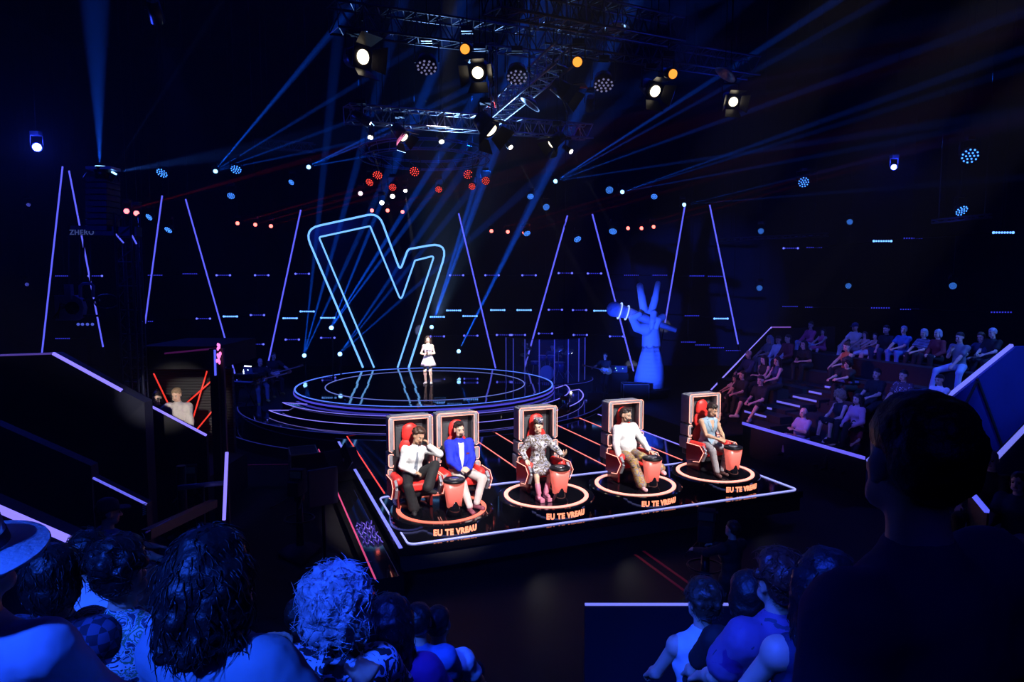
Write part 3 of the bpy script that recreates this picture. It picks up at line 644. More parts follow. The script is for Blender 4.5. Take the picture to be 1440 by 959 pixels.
for row, L in bat.items():
    zs = []
    for i, (x, y, l) in enumerate(L):
        Y = 31.5 if 'right' not in row else (33 if x < 1200 else (27 if x < 1300 else 24))
        p = at(x, y, Y); wd = .7 if 'right' not in row else .78; led_batten(p, wd, l, ordinal(i) + ' blue led bar in the ' + rowname[row], 8)
        zs.append(p)
    rail = thing('lighting_rail', 'thin dark pipe carrying the ' + rowname[row], 'rail', zs[0]); xs = [p.x for p in zs]; mb = MB()
    for a, b in zip(zs[:-1], zs[1:]): mb.cyl(a + V((0, .12, 0)), b + V((0, .12, 0)), .025, n=6)
    put('pipe', mb, BLK, rail, True)
    for p in zs[::3] + [zs[-1]]: put('hanger', MB().cyl(p + V((0, .13, 0)), V((p.x, p.y + .13, 16.98)), .012, n=5), BLK, rail, True)
# ---------------------------------------------------------------- coach platform
C0 = gnd(563, 770, ZP); C1 = gnd(1125, 690, ZP); UU = (C1 - C0).normalized(); VVV = V((-UU.y, UU.x, 0)); TH = math.atan2(UU.y, UU.x); WP = (C1 - C0).length
def pf(u, v, z=ZP): return V((C0.x, C0.y, 0)) + UU * u + VVV * v + V((0, 0, z))
def uvof(p): d = V(p) - C0; return d.dot(UU), d.dot(VVV)
plat = thing('coach_platform', 'black mirror-gloss platform with blue edge light under the red chairs', 'platform', pf(0, 0, 0), TH)
put('deck', MB().box((WP / 2, 4.3, ZP - .06), (WP + .06, 8.7, .12)), mat('deck_gloss', (.003, .003, .005), .05, bump=.015, scale=2, spec=.8), plat)
put('skirt', MB().box((WP / 2, 4.5, .3), (WP - .5, 8, .48)), BLKM, plat)
put('fascia', MB().box((WP / 2, .02, .38), (WP, .06, .34)), BLKM, plat)
def line(u0, v0, u1, v1, w, m, name='led_strip', z=ZP, h=.01): return put(name, MB().bar(pf(u0, v0, z + h / 2), pf(u1, v1, z + h / 2), w, h), m, plat, True)
line(.0, -.03, 0, 7.4, .055, glow('edge_strip', (.2, .22, 1), 1.15))
def rr_loop(u0, v0, u1, v1, r, n=6):
    pts = []
    for cu, cv, a in ((u1 - r, v1 - r, 0), (u0 + r, v1 - r, 90), (u0 + r, v0 + r, 180), (u1 - r, v0 + r, 270)):
        for k in range(n + 1):
            t = R(a + 90 * k / n); pts.append(pf(cu + r * math.cos(t), cv + r * math.sin(t), ZP + .006))
    return pts
put('led_loop', MB().tube(rr_loop(.14, .05, WP + .0, 2.53, .12), .016, True, 6), LBW, plat, True)
LRN = glow('lane_red', (1, .2, .18), 1.5)
for u in (.28, 1.55, 2.05, 3.29, 4.05, 5.19, 6.0, 7.05): line(u, 2.75, u, 8.2, .022, LRN if u != .28 else LR)
line(WP + .02, 2.8, WP + .02, 8.2, .04, LP)
# side ramp strip left of the platform
ramp = thing('side_ledge', 'narrow dark side ledge with thin red edge light along the platform left side', 'ledge', pf(-.27, 0, 0), TH)
put('ledge', MB().box((0, 3.6, .19), (.42, 8.2, .38)), GLOSS, ramp); put('led_edge', MB().box((-.2, 3.6, .385), (.025, 8.2, .012)), glow('ledge_red', (.8, .08, .25), .8), ramp)
mb = MB()
for k in range(5): mb.tube([V((-.15 + .3 * j / 12, .9 + k * .22 + .12 * math.sin(j * 1.9 + k), .395 + .01)) for j in range(13)], .012)
put('cable', mb, mat('cable_violet', (.15, .1, .5), .4, emit=(.1, .06, .6), es=.25), ramp)
# turntables with text
rings = [gnd(621, 714, ZR), gnd(768, 695, ZR), gnd(893, 680, ZR), gnd(1005, 663, ZR)]
wh = ['glowing-ringed turntable shared by the two coaches in white shirt and blue blazer', 'turntable under the coach in patterned jacket and hat', 'turntable under the bearded coach in a white shirt', 'rightmost turntable, under the coach in a denim vest']
TXT = text_mesh('EU TE VREAU', .13, .006, .0065)
for i, p in enumerate(rings):
    tt = thing('turntable', wh[i], 'turntable', (p.x, p.y, ZP), TH, 'round chair turntables')
    put('drum', MB().lathe([(.01, .2), (.86, .2), (.88, .185), (.88, .0), (.01, .0)], 72, (0, 0, 0), False), GLOSS, tt)
    mb = MB(); prof = [(.695, .198), (.765, .198), (.765, .212), (.695, .212)]; n = 96; vs = [V((r * math.cos(2 * PI * k / n), r * math.sin(2 * PI * k / n), z)) for k in range(n) for r, z in prof]
    mb.add(vs, [(k * 4 + j, k * 4 + (j + 1) % 4, ((k + 1) % n) * 4 + (j + 1) % 4, ((k + 1) % n) * 4 + j) for k in range(n) for j in range(4)])
    put('led_ring', mb, [glow('ring_red', (1, .2, .13), 1.25), LRW, LRW, LRW][i], tt)
    me = TXT.copy()
    for v in me.vertices:
        a = v.co.x * .86 / .88; r = .885 + v.co.z; v.co = V((r * math.sin(a), -r * math.cos(a), .09 + v.co.y))
    put('lettering', me, glow('text_red', (1, .3, .16), 1.6), tt)
# chairs
RED = mat('red_leather', (.85, .035, .03), .42, noise_amt=.08, scale=7, bump=.05); SILV = mat('chair_silver', (.34, .36, .42), .35, .25, noise_amt=.3, scale=5); SHELL = mat('chair_shell', (.02, .02, .024), .3, .3); POD = mat('pod_red', (.8, .12, .1), .35, emit=(1, .2, .15), es=.55)
BG = mat('chair_back_grey', (.12, .13, .15), .35, .4, noise_amt=.6, scale=1.6)
CH = glow('chair_led', (1, .36, .28), 2.2)
def rbox(c, d, bev=.05, seg=4):
    bm = bmesh.new(); bmesh.ops.create_cube(bm, size=1); bmesh.ops.scale(bm, vec=d, verts=bm.verts); bmesh.ops.bevel(bm, geom=bm.edges[:], offset=bev, segments=seg, affect='EDGES', profile=.6); bmesh.ops.translate(bm, vec=c, verts=bm.verts)
    me = bpy.data.meshes.new('rb'); bm.to_mesh(me); bm.free(); me.polygons.foreach_set('use_smooth', [True] * len(me.polygons)); return me
def coach_chair(loc, label):
    t = thing('coach_chair', label, 'chair', loc, TH, 'red coach chairs'); t.scale = (.94, 1, 1)
    put('back_shell', rbox((0, .53, .88), (.7, .12, 1.24), .02, 2), SHELL, t)
    put('back_panel', rbox((0, .462, 1.15), (.5, .03, .7), .01, 1), BG, t)
    segs = [(1.53, .93, 0), (.91, .67, .015), (.65, .40, .03)]
    for sg in (-1, 1):
        for z1, z0, off in segs:
            x = sg * (.36 + off); put('side_panel', rbox((x, .44, (z0 + z1) / 2), (.075, .3, z1 - z0 - .012), .018, 2), SILV, t)
            y = .28; xo = x + sg * .045; xi = x - sg * .042
            if z1 > 1.5: continue
            pts = [(xi, y, z1 - .03), (xi, y, z1 - .01), (xo - sg * .015, y, z1 - .01), (xo, y, z1 - .03), (xo, y, z0 + .04), (xo - sg * .02, y, z0 + .01), (xi, y, z0 + .01), (xi, y, z0 + .04)]
            put('led_outline', MB().tube(pts, .0065, False, 6), CH, t)
    y = .28; o = .405; i_ = .318
    put('led_outline', MB().tube([(-o + .05, y, .935), (-o, y, .96), (-o, y, 1.5), (-o + .03, y, 1.54), (o - .03, y, 1.54), (o, y, 1.5), (o, y, .96), (o - .05, y, .935)], .0065, False, 6), CH, t)
    put('led_outline', MB().tube([(-i_, y, .98), (-i_, y, 1.49), (i_, y, 1.49), (i_, y, .98)], .0065, False, 6), CH, t)
    put('top_panel', rbox((0, .44, 1.515), (.68, .3, .045), .012, 2), SILV, t)
    mb = SD(.05); mb.ell((0, .39, .68), (.22, .09, .2)); mb.ell((0, .39, .98), (.2, .075, .19)); put('backrest', remesh(mb, .012, 3), RED, t)
    mb = SD(.04)
    mb.ell((0, .39, 1.26), (.15, .07, .15)); mb.ell((0, .39, 1.17), (.155, .07, .11))
    put('headrest', remesh(mb, .012, 3), RED, t)
    put('seat', rbox((0, .17, .385), (.5, .5, .15), .055), RED, t)
    put('seat_base', rbox((0, .22, .26), (.56, .5, .12), .03, 2), SHELL, t)
    put('pedestal', MB().lathe([(.01, .2), (.2, .2), (.14, .05), (.26, .0), (.01, 0)], 32, (0, .24, 0)), SHELL, t)
    for sg in (-1, 1):
        mb = SD(.02); mb.cap((sg * .325, .28, .52), (sg * .325, -.06, .53), .075, .085, 16); put('armrest', remesh(mb, .012, 2), RED, t)
        pl = [(.3, .55), (-.16, .57), (-.27, .47), (-.15, .27), (.3, .2)]
        put('arm_wing', MB().prism(pl, .05, lambda u, v, w: V((sg * (.41 + w), u, v))), mat('wing_red', (.22, .01, .012), .2), t, bevel=.01)
        put('wing_cap', MB().bar((sg * .40, -.15, .545), (sg * .40, -.255, .465), .1, .05, V((1, 0, 0))).bar((sg * .40, -.255, .465), (sg * .40, -.15, .29), .1, .05, V((1, 0, 0))), SILV, t)
        xo = sg * .468; put('led_outline', MB().tube([(xo, a, b) for a, b in [(.27, .56), (-.16, .58), (-.285, .47), (-.15, .255), (.05, .22)]], .0065, False, 6), CH, t)
        put('side_skirt', rbox((sg * .3, .24, .18), (.06, .42, .34), .02, 2), mat('skirt_red', (.12, .008, .01), .25), t)
    return t
def pfr(i, x, y, z=ZR): q = rings[i]; return V((q.x, q.y, z)) + UU * x + VVV * y
coach_chair(pfr(0, -.42, .12), 'red and black chair with glowing outline, occupied by the coach in white shirt and tie')
coach_chair(pfr(0, .42, .12), 'red and black chair with glowing outline, occupied by the coach in a blue blazer')
coach_chair(pfr(1, 0, .08), 'red chair with glowing outline holding the coach in patterned jacket and hat')
coach_chair(pfr(2, 0, .08), 'red chair with glowing outline holding the bearded coach in white')
coach_chair(pfr(3, 0, .08), 'rightmost red chair with glowing outline, coach in denim vest on it')
def pod(loc, label):
    t = thing('buzzer_pod', label, 'buzzer stand', loc, TH, 'red buzzer pods'); n = 48
    mb = MB(); vs = []
    for k, (f, zz) in enumerate(((0, .14), (.5, .36), (1, .56))):
        for i in range(n):
            a = 2 * PI * i / n; ca, sa = math.cos(a), math.sin(a); w = .115 + .055 * f; q = abs(ca) ** .55 * (1 if ca > 0 else -1) * w; y = abs(sa) ** .55 * (1 if sa > 0 else -1) * w * .75; arch = (.06 * (1 - (q / w) ** 2)) if k == 0 and y < 0 else 0
            vs.append(V((q, y, zz + arch)))
    mb.add(vs, [(j * n + i, j * n + (i + 1) % n, (j + 1) * n + (i + 1) % n, (j + 1) * n + i) for j in range(2) for i in range(n)] + [tuple(reversed(range(n))), tuple(2 * n + i for i in range(n))], True); put('pod_body', mb, POD, t)
    put('pod_foot', MB().lathe([(.01, .3), (.09, .3), (.1, .12), (.15, .0), (.01, 0)], 28), GLOSS, t)
    put('pod_rim', MB().lathe([(.01, .565), (.175, .565), (.185, .575), (.18, .605), (.165, .612), (.01, .60)], 36), BLK, t)
    put('button', MB().lathe([(.01, .63), (.05, .628), (.085, .618), (.09, .605), (.01, .60)], 28), mat('button_silver', (.35, .33, .34), .25, .8), t)
    return t
pod(pfr(0, .1, -.42), 'glowing red tapered buzzer pod between the two left coaches'); pod(pfr(1, .07, -.42), 'glowing red buzzer pod before the coach in patterned jacket'); pod(pfr(2, .1, -.42), 'glowing red buzzer pod before the bearded coach in white'); pod(pfr(3, .1, -.42), 'glowing red buzzer pod before the coach in denim vest')
# coaches
def coachp(i, x, y, **k):
    p = pfr(i, x, y); return person(p, TH + k.pop('rz', 0), seat=.46, voxel=.009, detail=True, hs=1.1, **k)
SHOEM = mat('shoe_maroon', (.25, .06, .09), .6); PINKB = mat('boot_pink', (.6, .2, .3), .5)
J = coachp(0, -.44, .26, label='coach with curly hair, white shirt and tie, leaning head on hand', height=1.7, lean=.06, side=.1, twist=.15, head=(.35, .35, .25), hands=((-.02, -.24, .66), (.26, -.12, 1.06)), elbow=((-.7, .3, -.6), (1, -.4, -.5)), hdir=((.8, -.3, -.2), (-.35, .1, .95)), palm=((0, .2, -1), (-1, .3, 0)),
           feet=((-.06, -.38, .09), (.16, -.42, .42)), knee=((-.4, -1, .6), (.75, -1, .55)), top='white', bottom='black', legs='wide', hair=('curly', 'brown'), skin='tan', curl=.6, tg=.018)
bt = bvh_of(J['top']); M = Matrix.Translation(J['P']) @ Matrix((J['X'], -J['F'], J['U'])).transposed().to_4x4()
patch('tie', [(-.02, .43), (.02, .43), (.03, .2), (.035, .1), (0, .04), (-.035, .1), (-.03, .2)], bt, M, multi('tie_pattern', [(.03, .04, .08), (.25, .28, .35), (.04, .05, .1)], 30), J['root'])
for k in (-1, 1): patch('collar', [(0, .46), (k * .06, .50), (k * .075, .44), (k * .03, .405)], bt, M, CL['white'], J['root'], off=.01)
J = coachp(0, .40, .26, label='coach in bright blue blazer, white tee and pale trousers, hands together', height=1.78, head=(.12, .08, -.05), hands=((-.09, -.33, .66), (.08, -.33, .66)), hdir=((.75, -.6, -.1), (-.75, -.6, -.1)), palm=((.2, .5, -.6), (-.2, .5, -.6)), feet=((-.02, -.66, .09), (.14, -.52, .09)), knee=((-.1, -1, .45), (.75, -.8, .35)),
           top='royal', bottom='sand', shoe=SHOEM, hair=('quiff', 'dark'), skin='fair', beard='goatee', belly=.06, pad=.012, tg=.022, smile=1)
bt = bvh_of(J['top']); M = Matrix.Translation(J['P']) @ Matrix((J['X'], -J['F'], J['U'])).transposed().to_4x4()
patch('white_tee', [(-.055, .5), (.055, .5), (.045, .3), (.0, .06), (-.015, .06), (-.05, .3)], bt, M, CL['white'], J['root'], off=.003)
for k in (-1, 1): patch('lapel', [(k * .05, .5), (k * .105, .47), (k * .115, .36), (k * .09, .33), (k * .012, .07), (k * .045, .3)], bt, M, CL['royal'], J['root'], off=.011)
patch('pocket_square', [(.09, .29), (.14, .3), (.145, .325), (.12, .315), (.1, .33)], bt, M, CL['maroon'], J['root'], off=.008)
J = coachp(1, -.06, .24, label='coach in patterned camouflage-like jacket and matching pillbox hat, looking left', height=1.62, fem=True, head=(-.5, .05, 0), hands=((-.3, -.16, .66), (.33, -.36, .72)), hdir=((-.1, -1, -.5), (.5, -.6, .8)), palm=((0, 0, -1), (-.3, -.5, .8)), feet=((-.2, -.5, .13), (-.06, -.5, .13)), knee=((-.4, -1, .4), (.2, -1, .4)),
           top=multi('camo_print', [(.03, .03, .09), (.32, .32, .42), (.12, .09, .06), (.55, .55, .62), (.05, .05, .1)], 9), bottom=MATS['camo_print'], legs='skirt', shoe=PINKB, hair=('short', 'black'), skin='fair', pad=.01, tg=.02, curl=.25)
for k, a in J['legs']:
    put('boot', MB().cap(a, a.lerp(k, .35), .05, .052, 12), PINKB, J['root']); put('boot_sole', MB().box((a.x, a.y - .06, .035), (.09, .24, .07)), PINKB, J['root'], bevel=.015)
Hh = J['H'] @ Matrix.Scale(J['s'], 4); put('pillbox_hat', MB().lathe([(.01, .275), (.078, .275), (.085, .265), (.088, .205), (.08, .2), (.01, .2)], 32, (0, .015, 0)).xf(Hh), MATS['camo_print'], J['root'])
patch('peplum', [(-.15, -.06), (-.13, .03), (.13, .03), (.15, -.06), (.1, -.09), (0, -.1), (-.1, -.09)], bvh_of(J['top']), Matrix.Translation(J['P']) @ Matrix((J['X'], -J['F'], J['U'])).transposed().to_4x4(), MATS['camo_print'], J['root'], off=.02)
J = coachp(2, -.04, .24, label='bearded coach in white shirt and colourful print trousers, leaning back', height=1.8, lean=-.1, side=-.06, head=(.45, .14, .05), hands=((-.3, -.22, .55), (.3, -.3, .64)), hdir=((-.1, -.4, -1), (.3, -.9, -.3)), palm=((.3, .4, -.3), (0, 0, -1)), feet=((-.05, -.62, .09), (.36, -.62, .36)), knee=((-.2, -1, .4), (-.9, -1, .6)),
           top='white', bottom=multi('print_trousers', [(.04, .03, .04), (.4, .3, .05), (.3, .12, .08), (.2, .2, .25), (.5, .35, .1), (.05, .04, .05)], 10), legs='wide', shoe=mat('trainer_pink', (.7, .4, .45), .6), hair=('quiff', 'dark'), skin='olive', beard='full', belly=.05, tg=.024, pad=.006)
bt = bvh_of(J['top']); M = Matrix.Translation(J['P']) @ Matrix((J['X'], -J['F'], J['U'])).transposed().to_4x4()
for k in (-1, 1): patch('collar', [(0, .46), (k * .06, .51), (k * .08, .45), (k * .03, .4)], bt, M, CL['white'], J['root'], off=.008)
J = coachp(3, -.04, .22, label='coach in sleeveless pale denim vest looking down at joined hands', height=1.76, lean=.1, head=(.25, .42, .05), hands=((-.0, -.36, .70), (.14, -.36, .70)), hdir=((.6, -.8, -.1), (-.6, -.8, -.1)), palm=((.3, .5, -.5), (-.3, .5, -.5)), feet=((-.14, -.52, .09), (.0, -.5, .09)), knee=((-.35, -1, .4), (.5, -1, .4)),
           top='denim', sleeve='none', bottom=multi('washed_jeans', [(.1, .1, .12), (.28, .27, .3), (.14, .13, .16)], 8), shoe=mat('boot_dark', (.09, .04, .04), .6), hair=('quiff', 'dark'), skin='tan', tg=.02)
bt = bvh_of(J['top']); M = Matrix.Translation(J['P']) @ Matrix((J['X'], -J['F'], J['U'])).transposed().to_4x4()
patch('open_neck', [(-.05, .5), (.05, .5), (.0, .27)], bt, M, SK['tan'], J['root'], off=.002)
for k in (-1, 1): patch('collar', [(k * .01, .27), (k * .055, .5), (k * .095, .47), (k * .09, .39)], bt, M, CL['denim'], J['root'], off=.01)
# singer
J = person(gnd(602.5, 540, ZM), R(-4), 'singer in short pale pink dress standing alone mid-stage with microphone', stand=True, height=1.68, fem=True, head=(.05, 0, 0), hands=((-.03, -.22, 1.04), (.03, -.22, 1.08)), elbow=((-.9, .2, -.5), (.9, .2, -.5)), hdir=((.5, -.4, .5), (-.5, -.4, .4)), palm=((.3, .8, 0), (-.3, .8, 0)),
           top=mat('dress_bodice', (.75, .66, .74), .6), sleeve='none', bottom=mat('dress_skirt', (.78, .6, .68), .6, noise_amt=.1, bump=.1), legs='skirt', shoe=mat('heel_nude', (.6, .5, .45), .4), skin='fair', hair=('wavy', 'brown'), length=.5, voxel=.011, detail=True, curl=.8)
bpy.data.objects.remove(bpy.data.objects['vest']) if False else None
mic = thing('microphone', 'black handheld microphone in the singer hands', 'microphone', J['root'].location + V((0, -.27, 1.02))); put('handle', MB().cyl((0, 0, 0), (0, 0, .17), .014, .02, 12), BLK, mic); put('grille', MB().ell((0, 0, .19), .028, None, 14, 10), BLK, mic)
# ---------------------------------------------------------------- helpers for gear
def broadcast_camera(loc, rz, label, h=1.35, sc=1.0):
    t = thing('broadcast_camera', label, 'camera', loc, rz); t.scale = (sc,) * 3
    put('camera_body', rbox((0, 0, h + .1), (.2, .42, .24), .02, 2), BLKM, t); put('lens', MB().cyl((0, -.2, h + .1), (0, -.5, h + .1), .08, .1, 20), BLK, t); put('lens_hood', MB().box((0, -.53, h + .1), (.26, .1, .18)), BLKM, t, bevel=.01)
    put('viewfinder', rbox((0, .02, h + .32), (.24, .16, .16), .015, 2), BLKM, t); put('finder_screen', MB().box((0, .105, h + .32), (.19, .006, .11)), mat('finder', (.005, .008, .02), .6, emit=(.05, .12, .5), es=.01), t)
    put('pan_head', MB().cyl((0, 0, h - .14), (0, 0, h - .02), .09, n=16), BLK, t)
    for s_ in (-1, 1): put('pan_handle', MB().tube([(s_ * .1, .1, h - .05), (s_ * .22, .4, h - .12), (s_ * .24, .5, h - .12)], .014), BLK, t)
    put('column', MB().cyl((0, 0, .2), (0, 0, h - .14), .07, .055, 16), BLK, t); put('steering_ring', MB().tube(arc((0, 0), .24, 0, 2 * PI, 24, .7)[:-1], .014, True), BLK, t); put('skirt', MB().lathe([(.01, .26), (.2, .24), (.42, .1), (.42, .03), (.01, .03)], 3), BLKM, t)
    for k in range(3):
        a = k * 2 * PI / 3; put('wheel', MB().cyl((math.cos(a) * .36 - .02, math.sin(a) * .36, .05), (math.cos(a) * .36 + .02, math.sin(a) * .36, .05), .05, n=12), BLK, t)
    return t
def flight_case(loc, rz, d, label):
    t = thing('flight_case', label, 'case', loc, rz); w, l, h = d; put('case_body', MB().box((0, 0, h / 2), d), BLKM, t, bevel=.008); mb = MB()
    for x in (-1, 1):
        for y in (-1, 1): mb.bar((x * w / 2, y * l / 2, 0), (x * w / 2, y * l / 2, h), .025, .025)
        mb.bar((x * w / 2, -l / 2, h), (x * w / 2, l / 2, h), .025, .025)
    for y in (-1, 1): mb.bar((-w / 2, y * l / 2, h), (w / 2, y * l / 2, h), .025, .025)
    put('edge_trim', mb, mat('case_alu', (.3, .3, .33), .35, .8), t); return t
# ---------------------------------------------------------------- left seating block, seen from its dark side wall
TW = mat('tribune_panel', (.010, .012, .03), .6, noise_amt=.3, scale=.8, bump=.05)
def wall_poly(name, pts3, th, m, parent):
    """a thick upright wall from an outline of 3-D points, thickened away from the camera (+Y)"""
    n = len(pts3); mb = MB(); mb.add([V(p) for p in pts3] + [V(p) + V(th) for p in pts3], [tuple(reversed(range(n))), tuple(range(n, 2 * n))] + [(i, (i + 1) % n, n + (i + 1) % n, n + i) for i in range(n)]); return put(name, mb, m, parent, True)
tl = thing('seating_block', 'dark left seating block with sloping blue edge light above its side wall', 'seating block', (-8.5, 10, 0))
a = at(-40, 501, 11.5); b = at(75, 497, 11.5); c = at(171, 549, 11.2); d = at(203, 566, 11)
wall_poly('side_wall', [(a.x, a.y, 0), tuple(a), tuple(b), tuple(c), tuple(d), (d.x, d.y, 0)], (0, .25, 0), TW, tl)
put('led_edge', MB().bar(a, b, .03, .03), glow('edge_dimviolet', (.1, .06, .4), .7), tl, True); put('led_edge', MB().bar(b, c, .04, .045), LP, tl, True)
mb = MB()
for i in range(7): mb.box((-9.3 - i * .1, 12.4 + i * .1, 1.6 + i * .0), (3.2, 1.4, .01)) if i == 0 else None
for i in range(6): x0 = -7.75 - i * .7; z = 1.0 + i * .36; mb.box((x0, 12.6, z / 2), (.7, 1.8, z))
put('steps', mb, BLKM, tl, True)
tn = thing('seating_block', 'near left seating wall with one thick bright blue strip sloping down', 'seating block', (-4.5, 5, 0))
a = at(-60, 690, 5.2); b = at(112, 765, 5.2); wall_poly('side_wall', [(a.x, a.y, 0), tuple(a), tuple(b), (b.x + .7, b.y, b.z - .35), (b.x + .7, b.y, 0)], (0, .2, 0), TW, tn); put('led_edge', MB().bar(a, b, .035, .05), LP, tn, True)
a = at(131, 672, 7.6); b = at(206, 709, 7.6); wall_poly('side_wall', [(a.x, a.y, 0), tuple(a), tuple(b), (b.x, b.y, 0)], (0, .12, 0), TW, tn); put('led_edge', MB().bar(a, b, .02, .02), glow('edge_bl', (.15, .15, 1), .9), tn, True)
pa = thing('wall_panel', 'dark navy panelled side wall behind the near left audience', 'panel', (-7, 8.6, 0)); a = at(-20, 590, 8.6); b = at(128, 655, 8.6); wall_poly('panel', [(a.x, a.y, 0), tuple(a), tuple(b), (b.x, b.y, 0)], (0, .15, 0), mat('navy_panel', (.012, .018, .06), .7, noise_amt=.2), pa)
# host booth
HB = thing('presenter_booth', 'dark side booth with red light tubes behind the presenter in a pale shirt', 'booth', (-6.9, 14.5, 0))
fz = .78; a = at(196, 520, 15.2); b = at(312, 520, 15.2)
put('back_panel', MB().box(((a.x + b.x) / 2, 15.3, a.z / 2 + .02), (b.x - a.x + .4, .12, a.z)), mat('booth_panel', (.02, .022, .026), .55, tex='wave', bump=.5, scale=5), HB, True)
put('floor_deck', MB().box(((a.x + b.x) / 2 - .2, 14.0, fz / 2), (b.x - a.x + 1.4, 2.4, fz)), BLKM, HB, True)
q = at(200, 487, 13.2); r_ = at(303, 519, 13.2); put('canopy', MB().box(((q.x + r_.x) / 2, 14.2, (q.z + r_.z) / 2), (r_.x - q.x + .1, 2.0, q.z - r_.z)), BLKM, HB, True)
put('canopy_edge', MB().bar(at(232, 497, 13.15), at(303, 490, 13.15), .05, .03), mat('purple_edge_glow', (.5, .1, .45), .5, emit=(.35, .04, .3), es=.12), HB, True)  # purple light on the canopy edge is put into the material as emission
for (x0, y0, x1, y1) in ((216, 525, 240, 575), (291, 522, 268, 600), (305, 529, 262, 567), (305, 570, 276, 605)): put('red_tube', MB().cyl(at(x0, y0, 15.0), at(x1, y1, 15.0), .016, n=8), glow('tube_red', (1, .05, .03), .9), HB, True)
rl = thing('handrail', 'sloping blue-lit counter rail in front of the presenter booth', 'rail', at(250, 592, 12.2)); rl.location.z = 0
a = at(214, 572, 12.2); b = at(290, 612, 12.0); put('led_edge', MB().bar(a, b, .035, .03), LP, rl, True); wall_poly('rail_wall', [(a.x, a.y, 0), tuple(a - V((0, 0, .03))), tuple(b - V((0, 0, .03))), (b.x, b.y, 0)], (0, .08, 0), BLKM, rl)
def pz(px, py, Y, z): p = at(px, py, Y); return V((p.x, p.y, z))
person(pz(250, 560, 13.2, fz), R(6), 'presenter with swept grey-blond hair in pale open shirt over white tee', stand=True, height=1.8, head=(-.1, .3, 0), hands=((-.42, -.3, 1.1), (.25, -.1, .88)), elbow=((-1, .3, -.3), (1, .4, -.3)), top=mat('checked_shirt', (.5, .46, .46), .8, noise_amt=.3, scale=14), sleeve='rolled', bottom='sand', hair=('quiff', 'blond'), skin='fair', voxel=.012, detail=True, tg=.026)
J = person(pz(221, 560, 14.0, fz), R(25), 'seated woman in black with glasses in the booth, chin on hand', height=1.7, fem=True, lean=.15, head=(-.1, .2, 0), hands=((-.05, -.3, .95), (.1, -.3, .8)), top='black', bottom='black', hair=('bun', 'dark'), glasses=True, voxel=.012, seat=.72)
ch = thing('stool', 'dark stool under the woman in glasses', 'stool', pz(221, 560, 14.0, fz)); put('seat', MB().cyl((0, 0, .58), (0, 0, .64), .19, n=20), BLK, ch); put('leg', MB().cyl((0, 0, 0), (0, 0, .58), .03), BLK, ch); put('foot', MB().cyl((0, 0, 0), (0, 0, .02), .2, n=20), BLK, ch)
# white shirt column with strips
colm = thing('light_column', 'slim dark column with blue strip and pink flare at top, right of the presenter', 'column', pz(306, 600, 10.2, 0))
a = at(303, 490, 10.2); b = at(309, 690, 10.2); put('post', MB().box((colm.location.x, 10.2, a.z / 2), (.12, .12, a.z)), BLKM, colm, True); put('post', MB().box((colm.location.x + .09, 10.25, a.z / 2), (.05, .06, a.z)), mat('post_grey', (.06, .07, .07), .5), colm, True)
put('led_strip', MB().bar(at(302, 492, 10.12), at(303, 528, 10.12), .03, .02), LB, colm, True)
mb = MB(); rnd = random.Random(3)
for i in range(16): x = rnd.uniform(305, 310); y = rnd.uniform(484, 512); mb.ell(at(x, y, 10.1), (.018, .012, .03), None, 6, 4)
put('pink_sparkle', mb, glow('pinkglow', (1, .2, .6), 1.6), colm, True)
lt = thing('light_tube', 'short vertical violet light tube at floor level below the presenter booth column', 'light tube', pz(317, 733, 9.0, 0)); a = at(319, 636, 9); b = at(315, 731, 9); put('tube', MB().cyl(a, b, .022), LP, lt, True); put('stand', MB().cyl(b + V((0, .04, 0)), V((b.x, b.y + .04, 0)), .02), BLK, lt, True)
pp = thing('pipe', 'grey-blue horizontal pipe low in front of the booth', 'pipe', at(285, 684, 9.0)); put('tube', MB().cyl(at(250, 686, 9.0), at(316, 679, 9.2), .035, n=12), mat('pipe_grey', (.25, .3, .4), .4, .4), pp, True)
put('support', MB().cyl(at(285, 684, 9.05), pz(285, 684, 9.05, 0), .02), BLK, pp, True)
# tower with hanging gear
YT = 13.0
tw = thing('lighting_tower', 'tall dark tower with speaker stack, gear bracket and glowing rim lights at left', 'tower', pz(160, 400, YT, 0))
def lat(mb, p0, p1, w=.28, n=None, r=.02, rb=.011):
    p0 = V(p0); p1 = V(p1); x, y, d = basis(p1 - p0); L = (p1 - p0).length; n = n or max(2, int(L / .45)); off = [x * a * w / 2 + y * b * w / 2 for a, b in ((-1, -1), (1, -1), (1, 1), (-1, 1))]
    for i in range(n):
        a = p0.lerp(p1, i / n); b = p0.lerp(p1, (i + 1) / n); m_ = a.lerp(b, .5)
        for k in range(4):
            o1, o2 = off[k], off[(k + 1) % 4]; mb.cyl(a + o1, m_ + o2, rb, n=5, caps=False); mb.cyl(m_ + o2, b + o1, rb, n=5, caps=False)
        for k in range(4): mb.cyl(a + off[k], a + off[(k + 1) % 4], rb, n=5, caps=False)
    return off, r
def truss(name, label, p0, p1, w=.35, m=None, cat='truss', group=None):
    p0 = V(p0); p1 = V(p1); t = thing(name, label, cat, p0.lerp(p1, .5), group=group); mb = MB(); off, r = lat(mb, p0, p1, w)
    for o in off: put('chord', MB().cyl(p0 + o, p1 + o, .024, n=8), m or ALU, t, True)
    put('bracing', mb, m or ALU, t, True)
    for f in (.12, .88):
        q = p0.lerp(p1, f)
        if q.z < 15: put('hoist_chain', MB().cyl(q, (q.x, q.y, 16.98), .012, n=5), BLK, t, True)
    return t
DK = mat('dark_navy_metal', (.03, .04, .10), .45, .5, noise_amt=.4, scale=6)
mb = MB(); p = pz(183, 400, YT, 0); zt = at(183, 300, YT).z; off, r = lat(mb, (p.x, p.y, .02), (p.x, p.y, zt), .3)
put('mast_bracing', mb, DK, tw, True)
